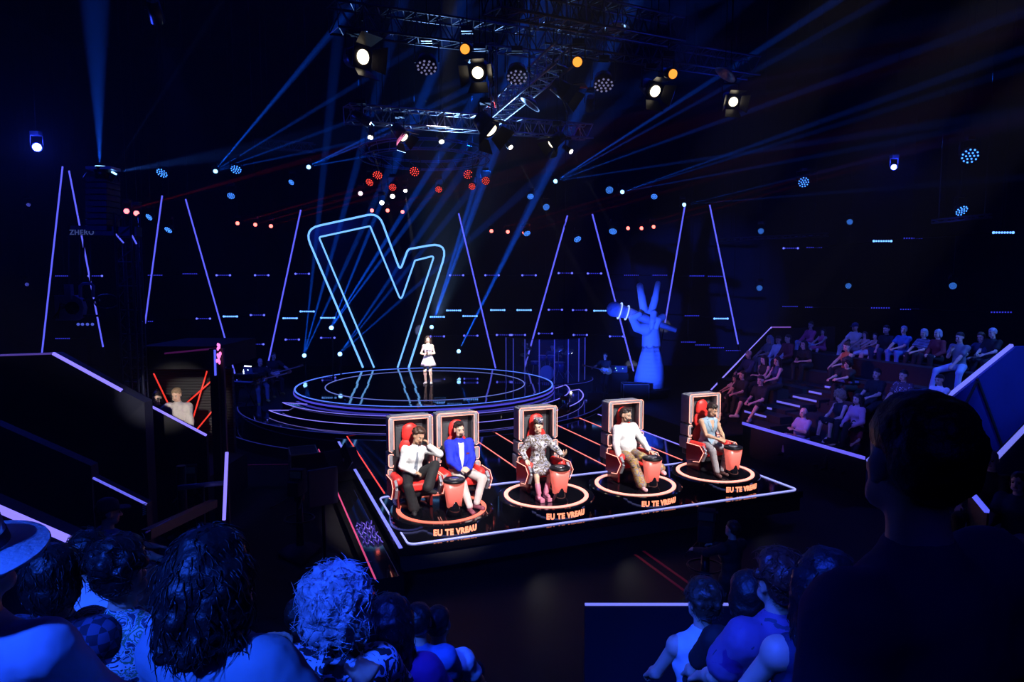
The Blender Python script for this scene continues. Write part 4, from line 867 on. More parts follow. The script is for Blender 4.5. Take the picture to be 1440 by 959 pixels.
for o in off: put('mast_chord', MB().cyl(V((p.x, p.y, .02)) + o, V((p.x, p.y, zt)) + o, .022), DK, tw, True)
for i in range(9): y0 = 250 + i * 8.5; c_b = at(145, y0 + 4, YT); put('speaker_box', MB().box(c_b, (.40, .45, .1)), DK, tw, True, bevel=.01)
put('hood', MB().tube([at(118, 250, YT - .2), at(122, 244, YT - .25), at(145, 241, YT - .3), at(165, 245, YT - .25), at(168, 255, YT - .2)], .02), DK, tw, True)
put('crossbeam', MB().bar(at(104, 324, YT), at(196, 326, YT), .2, .17, V((0, 0, 1))), DK, tw, True)
me = text_mesh('ZHERO', .13, .004, .002); o = put('lettering', me, glow('dim_text', (.1, .15, .5), .35), tw); pl_ = at(115, 327, YT - .12); o.matrix_basis = mw(tw).inverted() @ Matrix.Translation(pl_) @ Matrix.Rotation(PI / 2, 4, 'X')
for x, y1 in ((97, 400), (127, 400), (118, 392), (112, 396)): put('hanging_rod', MB().cyl(at(x, 330, YT), at(x, y1, YT), .012), DK, tw, True)
for x0, y0, x1, y1 in ((162, 328, 174, 342), (184, 328, 192, 343)): put('rim_light', MB().bar(at(x0, y0, YT - .15), at(x1, y1, YT - .15), .02, .02), LB, tw, True)
for x in (174, 192): put('pole', MB().cyl(at(x, 343, YT - .1), pz(x, 343, YT - .1, 0), .03), DK, tw, True)
gb = at(97, 433, YT); pts = [(-.27, -.24), (.12, -.24), (.24, -.16), (.28, 0), (.24, .16), (.12, .24), (-.27, .24)]
put('gear_bracket', MB().prism(pts, .12, lambda u, v, w: gb + V((u, w, v))), mat('bracket_blue', (.1, .13, .4), .5), tw, True); put('gear_wheel', MB().cyl(gb + V((.08, -.05, 0)), gb + V((.08, .02, 0)), .12, n=24), BLK, tw, True)
for k in range(5): put('cable', MB().tube([gb + V((-.28 + .03 * k, -.08, -.2)), gb + V((-.1, -.1, -.02 + .03 * k)), gb + V((.08, -.08, .04)), gb + V((.16, -.08, -.05 - .02 * k))], .008), BLK, tw, True)
put('arch_bracket', MB().tube([at(113, 418, YT), at(113, 402, YT), at(117, 399, YT), at(128, 399, YT), at(131, 402, YT), at(131, 418, YT)], .03), mat('bracket_blue', (.1, .13, .4), .5), tw, True)
put('arch_bracket', MB().box(at(97, 410, YT), (.12, .1, .28)), MATS['bracket_blue'], tw, True)
for y in (422, 444): put('beam', MB().bar(at(118, y, YT), at(140, y, YT), .05, .04), DK, tw, True)
for x in (110, 116, 123, 130): put('small_lens', MB().cyl(at(x, 456, YT - .1), at(x, 456, YT - .13), .028, n=12), glow('lens_dim', (.1, .15, .9), .6), tw, True)
put('cable_coil', MB().tube([at(150 + 18 * math.cos(k * .5), 424 + 10 * math.sin(k * .5), YT - .1 + .01 * k) for k in range(28)], .012), DK, tw, True)
# moving heads, par lights
HO = mat('fixture_black', (.02, .02, .025), .35, .4)
def fixture(name, loc, aim, label, cat, m, r=.09, L=.3, group=None, dots=0, doors=False, yoke=True, cable=True, r_l=None):
    loc = V(loc); d = (V(aim) - loc).normalized(); t = thing(name, label, cat, loc, group=group); x, y, _ = basis(d)
    put('housing', MB().cyl(d * -L, d * 0, r * .8, r, 16), HO, t)
    if dots:
        mb = MB(); put('face', MB().cyl(d * 0, d * .012, r * .96, n=16), HO, t); k = 0
        for ri, nn in ((0, 1), (.42, 6), (.82, 11)):
            for j in range(nn):
                a = 2 * PI * j / nn; q = (x * math.cos(a) + y * math.sin(a)) * ri * r; mb.cyl(q + d * .012, q + d * .03, r * .10, n=6)
        put('led_face', mb, m, t)
    else: put('lens', MB().cyl(d * .0, d * .02, (r_l or r * .8), n=20), m, t)
    if yoke:
        h = V((0, 0, r + .16)); sx = V((x.x, x.y, 0)); sx = sx.normalized() if sx.length > .1 else V((1, 0, 0)); c0 = d * (-L * .5)
        put('yoke', MB().tube([c0 + sx * (r + .02), c0 + sx * (r + .02) + h, c0 - sx * (r + .02) + h, c0 - sx * (r + .02)], .014), HO, t); put('base', MB().box(c0 + h + V((0, 0, .05)), (.2, .16, .09)), HO, t)
        if cable: put('drop_wire', MB().cyl(c0 + h + V((0, 0, .09)), c0 + V((0, 0, 16.85 - loc.z)), .008, n=5), BLK, t)
    if doors:
        for a in range(4):
            u = (x, y, -x, -y)[a]; v = (y, -x, -y, x)[a]; p0 = u * r * 1.02; p1 = u * r * 1.75 + d * r * 1.1; mb = MB(); n_ = (p1 - p0).cross(v).normalized() * .006
            q = [p0 + v * r * .8, p0 - v * r * .8, p1 - v * r * 1.15, p1 + v * r * 1.15]; mb.add([k + n_ for k in q] + [k - n_ for k in q], [(0, 1, 2, 3), (7, 6, 5, 4), (0, 4, 5, 1), (1, 5, 6, 2), (2, 6, 7, 3), (3, 7, 4, 0)]); put('barn_door', mb, HO, t)
    return t
WB = glow('beam_lens', (.22, .5, 1), 4); WW = glow('white_lens', (1, .93, .86), 9)
BEAMP = 2700000
def beams(t, loc, aims, col, ang=1.4, power=1.0, soft=.02):
    for a in aims:
        lo = V(loc) + (V(a) - V(loc)).normalized() * .04 + V((0, -.09, 0)); lamp('SPOT', lo, a, BEAMP * power, col, soft, ang, .6, t, 'beam_lamp')
bc = (.004, .1, 1)
src = [(303, 241, 27, [(452, 60, 1), (424, 98, .6), (450, 150, .4), (500, 168, .35), (520, 196, .3)], 'beam light at upper left throwing a fan of blue rays up to the right'),
       (434, 235, 27, [(520, 192, .5), (600, 165, .6), (560, 212, .35)], 'beam light above the V sign left edge throwing thin blue rays right'),
       (781, 255, 27, [(905, 175, 1), (1010, 128, .6), (960, 190, .5), (1000, 222, .4)], 'beam light right of the red cluster throwing blue rays to the upper right'),
       (875, 270, 27, [(1010, 222, .45), (1100, 200, .35), (1080, 232, .3)], 'beam light at right throwing faint long blue rays'),
       (962, 288, 28.5, [(1100, 255, .2), (1120, 275, .15)], 'small beam light on top of the fourth leaning tube pair'),
       (466, 461, 25.5, [(548, 330, .8), (572, 318, .6), (530, 300, .6)], 'floor beam light left of the V sign crossing its left leg'),
       (428, 500, 27.4, [(440, 380, .35), (462, 375, .5), (478, 390, .4)], 'leftmost low beam light by the V sign'),
       (478, 498, 25.8, [(540, 405, .35), (580, 370, .3), (600, 390, .25)], 'low beam light just left of the V sign foot'),
       (607, 460, 28.6, [(640, 352, .9), (668, 285, .9), (655, 330, .7)], 'beam light above the singer, right of the V sign'),
       (645, 494, 28.6, [(690, 405, .5), (715, 350, .5), (700, 385, .4)], 'low beam light right of the singer')]
for x, y, Y, aims, lab in src:
    p = at(x, y, Y); up = y < 400; A = [at(a, b, Y - (3 if up else 1.5)) for a, b, _ in aims]
    t = fixture('moving_head', p, (p + (V((0, -6, 0)) + (A[0] - p)) * .5), lab, 'stage light', WB, .1, .26, 'blue beam moving heads', cable=up, yoke=up)
    if not up: put('stand', MB().cyl(V((0, .1, -.1)), V((0, .1, -p.z + (ZM if Y < 28.05 and (p.xy - SC.xy).length < 4.3 else 0) + .01)), .03), BLK, t)
    for a, (_, _, pw) in zip(A, aims): beams(t, p, [p + (a - p) * 1.0], bc, 1.5 if up else 2.2, pw * (1 if up else 1.7))
# tower beams
t = fixture('moving_head', at(145, 236, 12.6), at(143, 60, 12.6), 'rectangular fixture topping the left tower, wide blue shaft going straight up', 'stage light', WB, .16, .2, 'tower top lights', yoke=False)
put('frame', MB().box((0, 0, -.02), (.46, .3, .05)), mat('rim_alu', (.5, .55, .7), .3, .8), t); beams(t, t.location, [at(135, 60, 12.4)], (.008, .09, 1), 11, .07)
t = fixture('moving_head', at(160, 244, 12.6), at(215, 150, 12.6), 'small fixture beside the tower top sending faint rays right', 'stage light', WB, .06, .15, 'tower top lights', yoke=False)
beams(t, t.location, [at(235, 120, 12.2)], (.04, .16, 1), 2, .02); beams(t, t.location, [at(260, 226, 12.2)], (.04, .16, 1), 7, .012)
# white downward heads on the front truss
for i, (x, y, ex, ey, pw) in enumerate([(521, 193, 548, 300, .35), (621, 199, 652, 310, .35), (718, 207, 775, 310, .4), (803, 213, 850, 300, .2)]):
    p = at(x, y, 17 + i * .7); a = at(ex, ey, 20 + i); t = fixture('moving_head', p, p + (a - p).normalized() * 1 + V((0, -1.1, 0)), ordinal(i) + ' white-beam moving head under the front truss', 'stage light', WW, .085, .28, 'white moving heads under the front truss', r_l=.06); beams(t, p, [a], (.8, .85, 1), 2.2, pw * .05, .01)
t = fixture('moving_head', at(570, 268, 24), at(578, 340, 23), 'single white beam light low in the red cluster', 'stage light', WW, .08, .2, 'cluster spots'); beams(t, at(570, 268, 24), [at(580, 340, 24)], (.6, .65, 1), 6, .012)
# blue and red LED pars
pars = [(228, 243, 24, .20, 'left of the first blue ray fan'), (332, 238, 24, .19, 'inside the first blue ray fan'), (325, 275, 25, .14, 'below the first blue ray fan'), (410, 256, 27, .12, 'between the two upper left beam lights'), (210, 305, 24, .13, 'just left of the third leaning tube top'), (237, 323, 24, .14, 'between the third and fourth leaning tubes'),
        (857, 267, 27, .15, 'beside the faint right ray source'), (920, 276, 27, .13, 'right of the faint right ray source'), (768, 291, 27, .13, 'below the right fan source, lower one'), (746, 276, 27, .13, 'below the right fan source, upper one'), (741, 328, 27, .14, 'next to the red dots right of the V sign'), (812, 336, 27, .15, 'just left of the giant hand tube pair'), (862, 325, 27, .16, 'between the giant hand tube and red dots'),
        (1130, 256, 24, .19, 'upper right above the audience, left one'), (1364, 219, 20, .24, 'far upper right corner region'), (1352, 296, 22, .2, 'far right on a crossed bar')]
PB = glow('par_blue', (.05, .24, 1), 3); PR = glow('par_red', (1, .06, .04), 2.0)
for x, y, Y, r, lab in pars:
    p = at(x, y, Y); fixture('par_light', p, p + V((random.uniform(-.5, .5), -1, random.uniform(-1.2, -.35))), 'blue LED wash light ' + lab, 'stage light', PB, r, .16, 'blue wash lights', dots=1)
for i, (x, y, r, lab) in enumerate([(531, 246, .17, 'largest on the cluster left side'), (520, 256, .14, 'lowest on the cluster far left'), (552, 263, .13, 'low centre-left of the cluster'), (583, 241, .17, 'top middle of the cluster'), (617, 266, .12, 'low centre-right of the cluster'), (658, 245, .16, 'large at the cluster upper right'), (664, 262, .12, 'low at the cluster right'), (683, 254, .14, 'rightmost of the cluster')]):
    p = at(x, y, 23); fixture('par_light', p, p + V((random.uniform(-.4, .4), -1, random.uniform(-1, -.3))), 'red LED wash light, ' + lab, 'stage light', PR, r, .16, 'red wash lights', dots=1)
for i, (x, y, lab) in enumerate([(507, 272, 'pinkish round lamp left below the red cluster'), (552, 276, 'white crescent-lit lamp below the red cluster'), (537, 285, 'small white lamp under the red cluster')]):
    p = at(x, y, 23); fixture('spot_light', p, p + V((.1, -1, -.2 - .5 * (i == 1))), lab, 'stage light', glow('pinkw', (1, .6, .8), 2) if i == 0 else WW, .09, .14, 'small spots')
reds = [(334, 314), (359, 316), (381, 318), (523, 296), (545, 296), (566, 298), (691, 325), (714, 326), (737, 327), (883, 321), (902, 321), (919, 319), (178, 297), (192, 300)]
for i, (x, y) in enumerate(reds):
    p = at(x, y, 28 if x > 200 else 20); q = at(x + 125, y - 36, 25 if x > 200 else 18); g = ['left of the V sign', 'left of the V sign', 'left of the V sign', 'above the V sign', 'above the V sign', 'above the V sign', 'right of the V sign', 'right of the V sign', 'right of the V sign', 'above the giant hand', 'above the giant hand', 'above the giant hand', 'behind the left tower', 'behind the left tower'][i]
    k = i % 3 if i < 12 else i - 12
    t = fixture('moving_head', p, p + V((.35, -1, .1)), ['left', 'middle', 'right'][k if i < 12 else k * 2] + ' red beam lamp of the row ' + g, 'stage light', glow('red_lens', (1, .12, .1), 5), .09, .2, 'red beam lamps')
    if i % 3 != 1 or i < 9: beams(t, p, [q], (1, .03, .03), 1.3, .04)
# bright blue bare sources
for x, y, Y, r, lab in ((52, 207, 16, .10, 'dazzling white-blue lamp at far upper left'), (1257, 235, 20, .08, 'bright blue lamp high at right')):
    p = at(x, y, Y); t = fixture('moving_head', p, CAM, lab, 'stage light', glow('dazzle', (.5, .6, 1), 30), r, .25); lamp('POINT', p + (CAM - p).normalized() * .12, None, 420 if x < 100 else 260, (.02, .05, 1), .1, parent=t, name='glow_lamp')
for i, (x, y) in enumerate([(1070, 325), (1195, 312), (1068, 405), (1193, 402), (1340, 402), (40, 288), (38, 400)]):
    p = at(x, y, 27 if x < 1300 else 22); lb = ['upper small oval blue lamp at left of the right wall', 'upper small oval blue lamp in the middle of the right wall', 'lower small oval blue lamp at left of the right wall', 'lower small oval blue lamp in the middle of the right wall', 'lower oval blue lamp at far right', 'upper tiny blue lamp at far left', 'lower tiny blue lamp at far left'][i]
    fixture('par_light', p, CAM, lb, 'stage light', PB if x > 100 else LM[1], .11 if x > 100 else .07, .12, 'small wall lamps', dots=1)
# ---------------------------------------------------------------- band, left
br = thing('band_riser', 'low dark riser under the keyboard player and two guitarists, left', 'platform', (-9.2, 23.4, 0)); put('deck', MB().box((-9.6, 23.5, .28), (4.6, 4.2, .56)), BLKM, br, True, bevel=.02)
GU = mat('guitar_body', (.45, .2, .05), .3, coat=.5, noise_amt=.3); GN = mat('guitar_neck', (.25, .12, .05), .4)
def guitar(M, label, m=GU):
    t = thing('guitar', label, 'guitar', M.translation); R3 = M.to_3x3().to_4x4(); sd = SD(.03); sd.ell((0, 0, 0), (.17, .028, .14)); sd.ell((.2, 0, 0), (.13, .028, .11)); me = remesh(sd, .012); me.transform(R3); put('body', me, m, t)
    put('neck', MB().box((.62, -.02, 0), (.62, .02, .05)).xf(R3), GN, t); put('headstock', MB().box((1.0, -.01, .01), (.16, .02, .08)).xf(R3), GN, t); put('pickguard', MB().box((.12, -.034, -.02), (.2, .006, .12)).xf(R3), CL['white'], t); put('strings', MB().box((.45, -.037, 0), (1.0, .004, .03)).xf(R3), ALU, t); return t
def seated_at(px, py, Y, z, rz, label, **k): return person(pz(px, py, Y, z), rz, label, **k)
J = seated_at(366, 530, 22.8, .56, R(28), 'bald guitarist in black seated on a stool, left of the round stage', hair=('bald', 'dark'), head=(.2, .25, 0), hands=((-.05, -.3, .85), (.45, -.35, .95)), top='black', sleeve='short', bottom='grey', shoe=mat('shoe_yellow', (.6, .5, .1), .6), seat=.6, feet=((-.12, -.45, .09), (.15, -.5, .2)))
guitar(Matrix.Translation(J['root'].location + V((.05, -.38, .82))) @ Matrix.Rotation(R(-12), 4, 'Y') @ Matrix.Rotation(R(28), 4, 'Z'), 'electric guitar on the bald guitarist lap')
J = seated_at(385, 520, 24.2, .56, R(35), 'guitarist in black with short dark hair, right behind the bald one', head=(.1, .15, 0), hands=((-.05, -.3, .85), (.45, -.35, .95)), top='black', sleeve='short', bottom='black', shoe=mat('shoe_yellow', (.6, .5, .1), .6), seat=.65, feet=((-.12, -.4, .09), (.15, -.45, .2)), hair=('short', 'dark'))
guitar(Matrix.Translation(J['root'].location + V((.1, -.38, .86))) @ Matrix.Rotation(R(-14), 4, 'Y') @ Matrix.Rotation(R(30), 4, 'Z'), 'electric guitar of the guitarist behind the bald one', mat('guitar_dark', (.1, .05, .03), .3))
J = seated_at(314, 530, 22.6, .56, R(70), 'keyboard player in dark clothes facing right behind his keyboards', hair=('short', 'dark'), head=(.0, .2, 0), hands=((-.15, -.5, .85), (.15, -.5, .85)), top='black', bottom='black', seat=.5)
for x, Y, lab in ((366, 22.8, 'stool under the bald guitarist'), (385, 24.2, 'stool under the second guitarist'), (314, 22.6, 'stool under the keyboard player')):
    s_ = thing('stool', lab, 'stool', pz(x, 530, Y, .56)); hh = .5 if x != 314 else .4; put('seat', MB().cyl((0, 0, hh), (0, 0, hh + .05), .18, n=20), BLK, s_)
    for k in range(3): a = k * 2.09; put('leg', MB().cyl((0, 0, hh), (.22 * math.cos(a), .22 * math.sin(a), .0), .014), BLK, s_)
kb = thing('keyboard_stand', 'keyboard rig with two keyboards beside the keyboard player', 'keyboard', pz(336, 545, 22.2, .56), R(-15))
for z, y in ((.78, 0), (.98, .12)): k_ = put('keyboard', MB().box((0, y, z), (1.15, .3, .08)), BLK, kb, bevel=.01); put('keys', MB().box((0, y - .06, z + .045), (1.05, .14, .012)), mat('keys_white', (.5, .5, .6), .4), k_)
for x in (-.4, .4):
    for s_ in (-1, 1): put('leg', MB().cyl((x, -.25 * s_, .01), (x, .25 * s_, .78), .018), BLK, kb)
lp = thing('laptop', 'open laptop with glaring white screen on the keyboard rig', 'laptop', pz(342, 536, 22.2, 1.62), R(-30)); put('base', MB().box((0, 0, .01), (.36, .25, .02)), ALU, lp); M = Matrix.Translation((0, .13, .02)) @ Matrix.Rotation(R(-18), 4, 'X')
put('lid', MB().box((0, .008, .13), (.36, .012, .26)).xf(M), ALU, lp); put('screen', MB().box((0, -.001, .13), (.34, .006, .23)).xf(M), glow('screen_white', (.75, .85, 1), 3), lp)
l2 = thing('laptop', 'dark laptop lid with small glowing badge, right of the glaring one', 'laptop', pz(354, 532, 22.3, 1.62), R(160)); put('base', MB().box((0, 0, .01), (.34, .24, .02)), ALU, l2); M = Matrix.Translation((0, .12, .02)) @ Matrix.Rotation(R(-15), 4, 'X'); put('lid', MB().box((0, .006, .12), (.34, .012, .24)).xf(M), mat('lid_grey', (.2, .22, .3), .4), l2); put('badge', MB().cyl(V((0, .012, .13)), V((0, .018, .13)), .022, n=16).xf(M), glow('badge', (.6, .8, 1), 3), l2)
tb = thing('side_table', 'small dark table under the laptops', 'table', pz(350, 545, 22.25, .56)); put('table_top', MB().box((0, 0, 1.04), (.95, .42, .03)), BLK, tb)
for x in (-.42, .42): put('leg', MB().cyl((x, 0, 0), (x, 0, 1.03), .02), BLK, tb)
# drum booth, right of the round stage
dc = pz(766, 520, 28.4, 0); DR = thing('drum_riser', 'rounded dark riser with blue rim under the drum screen', 'platform', dc); put('riser', MB().lathe([(.01, .62), (2.0, .62), (2.0, 0), (.01, 0)], 64, (0, 0, 0), False), BLKM, DR)
ring('led_rim', 1.98, 2.02, .6, glow('rim_dim', (.04, .05, .5), .7), DR, c=dc)
sc_ = thing('drum_screen', 'clear curved drum screen of tall panels with blue-lit posts', 'screen', (dc.x, dc.y, .62)); GLS = mat('clear_acrylic', (.5, .55, .7), .03, alpha=.07, spec=.8)
A = [R(200 + 20 * k) for k in range(8)]; PM = mat('post_blue_glow', (.1, .12, .5), .3, emit=(.06, .07, .6), es=.45)  # posts are no lamps; their blue light is put in as emission
for k in range(8):
    p = V((1.72 * math.cos(A[k]), 1.72 * math.sin(A[k]), 0)); put('post', MB().cyl(p, p + V((0, 0, 1.75)), .02), PM, sc_)
    if k < 7: q = V((1.72 * math.cos(A[k + 1]), 1.72 * math.sin(A[k + 1]), 0)); put('panel', MB().bar(p + V((0, 0, .87)) + (q - p) * .02, q + V((0, 0, .87)) - (q - p) * .02, .012, 1.7), GLS, sc_); put('top_rail', MB().bar(p + V((0, 0, 1.75)), q + V((0, 0, 1.75)), .02, .02), DK, sc_)
DM = mat('drum_shell', (.05, .06, .25), .25, coat=.6); HD = mat('drum_head', (.55, .6, .7), .5); CY = mat('cymbal', (.6, .55, .4), .25, .9)
def drum(name, x, y, z0, r, h, lab, tilt=None, stand=True):
    t = thing(name, lab, 'drum', (dc.x + x, dc.y + y, .62)); M = Matrix.Translation((0, 0, z0)) @ (tilt or Matrix.Identity(4)); put('shell', MB().cyl((0, 0, 0), (0, 0, h), r, n=28).xf(M), DM, t); put('drum_head', MB().cyl((0, 0, h), (0, 0, h + .01), r * .97, n=28).xf(M), HD, t); put('hoop', MB().tube(arc((0, 0), r, 0, 2 * PI, 28, h)[:-1], .012, True).xf(M), ALU, t)
    if stand:
        for k in range(3): a = k * 2.1; put('leg', MB().cyl((r * .7 * math.cos(a), r * .7 * math.sin(a), z0), ((r + .08) * math.cos(a), (r + .08) * math.sin(a), 0), .01), ALU, t)
    return t
drum('bass_drum', .05, -.35, .3, .3, .42, 'bass drum behind the clear screen', Matrix.Rotation(PI / 2, 4, 'X'), True); drum('snare_drum', -.4, .05, .55, .18, .14, 'snare drum at left of the bass drum'); drum('floor_tom', .62, 0, .25, .22, .4, 'floor tom right of the bass drum'); drum('tom_drum', -.12, -.35, .78, .15, .2, 'left rack tom over the bass drum'); drum('tom_drum', .25, -.35, .78, .16, .2, 'right rack tom over the bass drum')
for x, y, z, r, tl_, lab in ((-.75, -.2, 1.35, .26, 35, 'tilted blue-lit crash cymbal, left in the drum screen'), (-.85, .1, .95, .2, 5, 'hi-hat cymbal at far left of the kit'), (.55, -.4, 1.25, .25, -22, 'crash cymbal at right catching warm light'), (.95, .0, 1.1, .27, -15, 'ride cymbal at far right of the kit')):
    t = thing('cymbal_stand', lab, 'cymbal', (dc.x + x, dc.y + y, .62)); put('cymbal', MB().lathe([(.01, .05), (.04, .035), (.06, .015), (r, 0), (r, -.004), (.05, .008), (.01, .03)], 32).xf(Matrix.Translation((0, 0, z)) @ Matrix.Rotation(R(tl_), 4, 'Y') @ Matrix.Rotation(R(20), 4, 'X')), CY, t); put('pole', MB().cyl((0, 0, .3), (0, 0, z), .012), ALU, t)
    for k in range(3): a = k * 2.1; put('leg', MB().cyl((0, 0, .35), (.22 * math.cos(a), .22 * math.sin(a), 0), .01), ALU, t)
person((dc.x + .35, dc.y + .55, .62), R(0), 'drummer in dark tee half hidden behind the kit', hands=((-.2, -.4, .85), (.3, -.4, .9)), top='navy', sleeve='short', bottom='black', hair=('short', 'dark'))
s_ = thing('stool', 'round stool under the drummer', 'stool', (dc.x + .35, dc.y + .55, .62)); put('seat', MB().cyl((0, 0, .36), (0, 0, .43), .17, n=18), BLK, s_); put('leg', MB().cyl((0, 0, 0), (0, 0, .36), .03), BLK, s_); put('foot', MB().cyl((0, 0, 0), (0, 0, .02), .18, n=18), BLK, s_)
bl = thing('bulb_light', 'small warm white lamp glowing behind the drum kit', 'lamp', (dc.x + 1.15, dc.y + .5, .62)); put('globe', MB().ell((0, 0, 1.02), .055), glow('warmw', (1, .95, .85), 6), bl); put('stand', MB().cyl((0, 0, 0), (0, 0, .97), .012), BLK, bl)
J = person(pz(851, 520, 27.6, .02), R(-25), 'bass guitarist in black standing between drum screen and giant hand', stand=True, height=1.72, top='black', sleeve='short', bottom='black', hair=('short', 'dark'), hands=((-.4, -.35, 1.15), (.12, -.3, 1.0)), skin='tan')
guitar(Matrix.Translation(J['root'].location + V((.08, -.27, 1.02))) @ Matrix.Rotation(R(180), 4, 'Z') @ Matrix.Rotation(R(-14), 4, 'Y') @ Matrix.Rotation(PI, 4, 'X'), 'sunburst electric guitar held by the standing guitarist', mat('guitar_sun', (.6, .4, .15), .3))
am = thing('amplifier', 'guitar amplifier with tiny lights behind the standing guitarist', 'amplifier', pz(868, 520, 28.6, .02)); put('cabinet', MB().box((0, 0, .4), (.9, .4, .8)), BLKM, am, bevel=.02); put('amp_head', MB().box((0, 0, .95), (.8, .35, .28)), mat('amp_grey', (.08, .09, .14), .5), am, bevel=.01)
mb = MB()
for x, z in ((-.3, .93), (-.1, 1.0), (-.05, .9), (.2, .98)): mb.cyl((x, -.18, z), (x, -.19, z), .018, n=8)
put('indicator', mb, glow('ind_green', (.4, 1, .7), 2), am)
for px, py in ((893, 545),): flight_case(pz(px, py, 26.8, .0), R(0), (1.0, .6, .62), 'flight case with metal edges beside the giant hand plinth')
wm = thing('floor_monitor', 'dark wedge monitor on the floor near the standing guitarist', 'speaker', pz(838, 548, 26.2, 0), R(-10)); put('cabinet', MB().prism([(-.3, 0), (.3, 0), (.3, .15), (.0, .4), (-.3, .4)], .6, lambda u, v, w: V((w - .3, u, v))), BLKM, wm, bevel=.01); put('grille', MB().bar((0, .29, .17), (0, .02, .39), .5, .012, V((1, 0, 0))), BLK, wm)
# gear round the coach platform
def wedge(loc, rz, label, s=1.0, tilt=0):
    t = thing('floor_monitor', label, 'speaker', loc, rz); t.scale = (s,) * 3; put('cabinet', MB().prism([(-.28, 0), (.3, 0), (.34, .18), (.05, .5), (-.28, .42)], .62, lambda u, v, w: V((w - .31, u, v))), BLKM, t, bevel=.015); put('grille', MB().bar((0, .335, .2), (0, .07, .485), .5, .02, V((1, 0, 0))), BLK, t); put('badge', MB().box((0, .22, .35), (.05, .03, .05)), mat('badge_grey', (.4, .4, .4), .4), t); return t
wedge(pf(-.3, 5.0, .38), TH + R(200), 'black wedge speaker on the left ledge of the coach platform', 1.25)
flight_case(pf(-.95, 6.2, 0), TH, (.6, .8, .75), 'small black equipment rack with wires left of the platform')
broadcast_camera(gnd(412, 800, 0) + V((0, .4, 0)), R(170), 'dark broadcast camera with small lit screen, left of the platform corner', 1.15)
lg_ = thing('screen_monitor', 'tilted dark monitor panel standing near the camera left of the platform', 'monitor', gnd(425, 820, 0) + V((.1, .9, 0)), R(35)); put('panel', MB().box((0, 0, 1.25), (.5, .08, .62)), mat('panel_navy', (.03, .035, .09), .5), lg_, bevel=.015); put('stand', MB().cyl((0, 0, 0), (0, 0, .95), .03), BLK, lg_); put('foot', MB().cyl((0, 0, 0), (0, 0, .02), .25, n=20), BLK, lg_)
broadcast_camera(pz(993, 745, 9.2, 0), R(160), 'dark broadcast camera in front of the platform, right side', 1.12)
person(pz(1030, 760, 8.5, 0), PI + R(30), 'camera operator in black behind the right-hand camera', stand=True, height=1.6, top='black', bottom='black', hair=('short', 'black'), hands=((-.15, -.45, 1.1), (.2, -.45, 1.1)), face=False)
broadcast_camera(gnd(205, 800, 0) + V((.2, 1.2, 0)), R(200), 'dark jib camera rig with cables beside the man in a cap', 1.0, 1.0)
jb = thing('camera_crane', 'dark camera crane arm with thin lit edge at lower left', 'crane', gnd(225, 830, 0) + V((0, .8, 0))); put('arm', MB().bar(at(205, 752, 6.6), at(300, 708, 8.6), .1, .1), BLK, jb, True); put('arm_glint', MB().bar(at(205, 749, 6.5), at(240, 730, 7.2), .012, .012), mat('painted_glint', (.2, .2, .6), .4, .5), jb, True); put('post', MB().cyl(jb.location, (jb.location.x, jb.location.y, 1.7), .07), BLK, jb, True)  # thin blue bar painted as a highlight along the arm edge
put('coil_cable', MB().tube([at(203 + 2.2 * math.cos(k * .9), 708 + k * .42, 7.3 + .03 * math.sin(k * .9)) for k in range(40)], .005), mat('coil_green', (.05, .4, .35), .5), jb, True)
person(pz(150, 730, 6.2, .9), PI - R(50), 'man in backward-tilted blue cap and blue tee working the camera crane', stand=True, height=1.72, top='blue', sleeve='short', bottom='black', hair=('short', 'dark'), hat='cap', hands=((-.25, -.45, 1.1), (.2, -.45, 1.1)), head=(0, .1, 0), voxel=.011)
pd = thing('camera_podium', 'dark box the capped crane operator stands on', 'podium', pz(150, 730, 6.2, 0)); put('box', MB().box((0, 0, .445), (1.2, 1.2, .89)), BLKM, pd, bevel=.02)
# curved barrier at the bottom
bar_ = thing('barrier', 'dark curved barrier with thin pale-blue light along its top, bottom centre', 'barrier', pz(930, 852, 6.9, 0)); P_ = [at(823 + 21 * k, 851 + 2.2 * math.sin(k / 10 * PI), 6.9) for k in range(11)]; zt = P_[5].z
mb = MB(); vs = []
for p in P_: vs += [(p.x, p.y, 0), (p.x, p.y, zt), (p.x, p.y + .1, zt), (p.x, p.y + .1, 0)]
mb.add(vs, [(i * 4 + j, i * 4 + (j + 1) % 4, i * 4 + 4 + (j + 1) % 4, i * 4 + 4 + j) for i in range(10) for j in range(4)] + [(0, 1, 2, 3), (43, 42, 41, 40)]); put('panel', mb, TW, bar_, True); put('led_edge', MB().tube([V((p.x, p.y + .03, zt + .012)) for p in P_], .014), glow('barrier_led', (.22, .25, 1), .9), bar_, True)
for a, b, c, d in ((905, 775, 985, 832), (893, 780, 972, 838)): p = gnd(a, b, .0); q = gnd(c, d, .0); o = put('floor_line', MB().bar(p + V((0, 0, .004)), q + V((0, 0, .004)), .05, .006), mat('floor_red', (.3, .01, .02), .6, emit=(.3, .0, .02), es=.06)); tag(o, ['upper', 'lower'][a == 893] + ' of two dim red lines on the floor in front of the platform', 'floor line'); recentre(o)
o = put('floor_line', MB().bar(gnd(516, 835, .004), gnd(552, 829, .004), .05, .006), LR); tag(o, 'short bright red line on the floor behind the curly-haired spectator', 'floor line'); recentre(o)
o = put('floor_line', MB().bar(gnd(322, 654, .004), gnd(455, 652, .004), .03, .006), mat('floor_purple', (.1, .01, .1), .6, emit=(.15, .01, .1), es=.1)); tag(o, 'faint purple line across the floor left of the platform', 'floor line'); recentre(o)
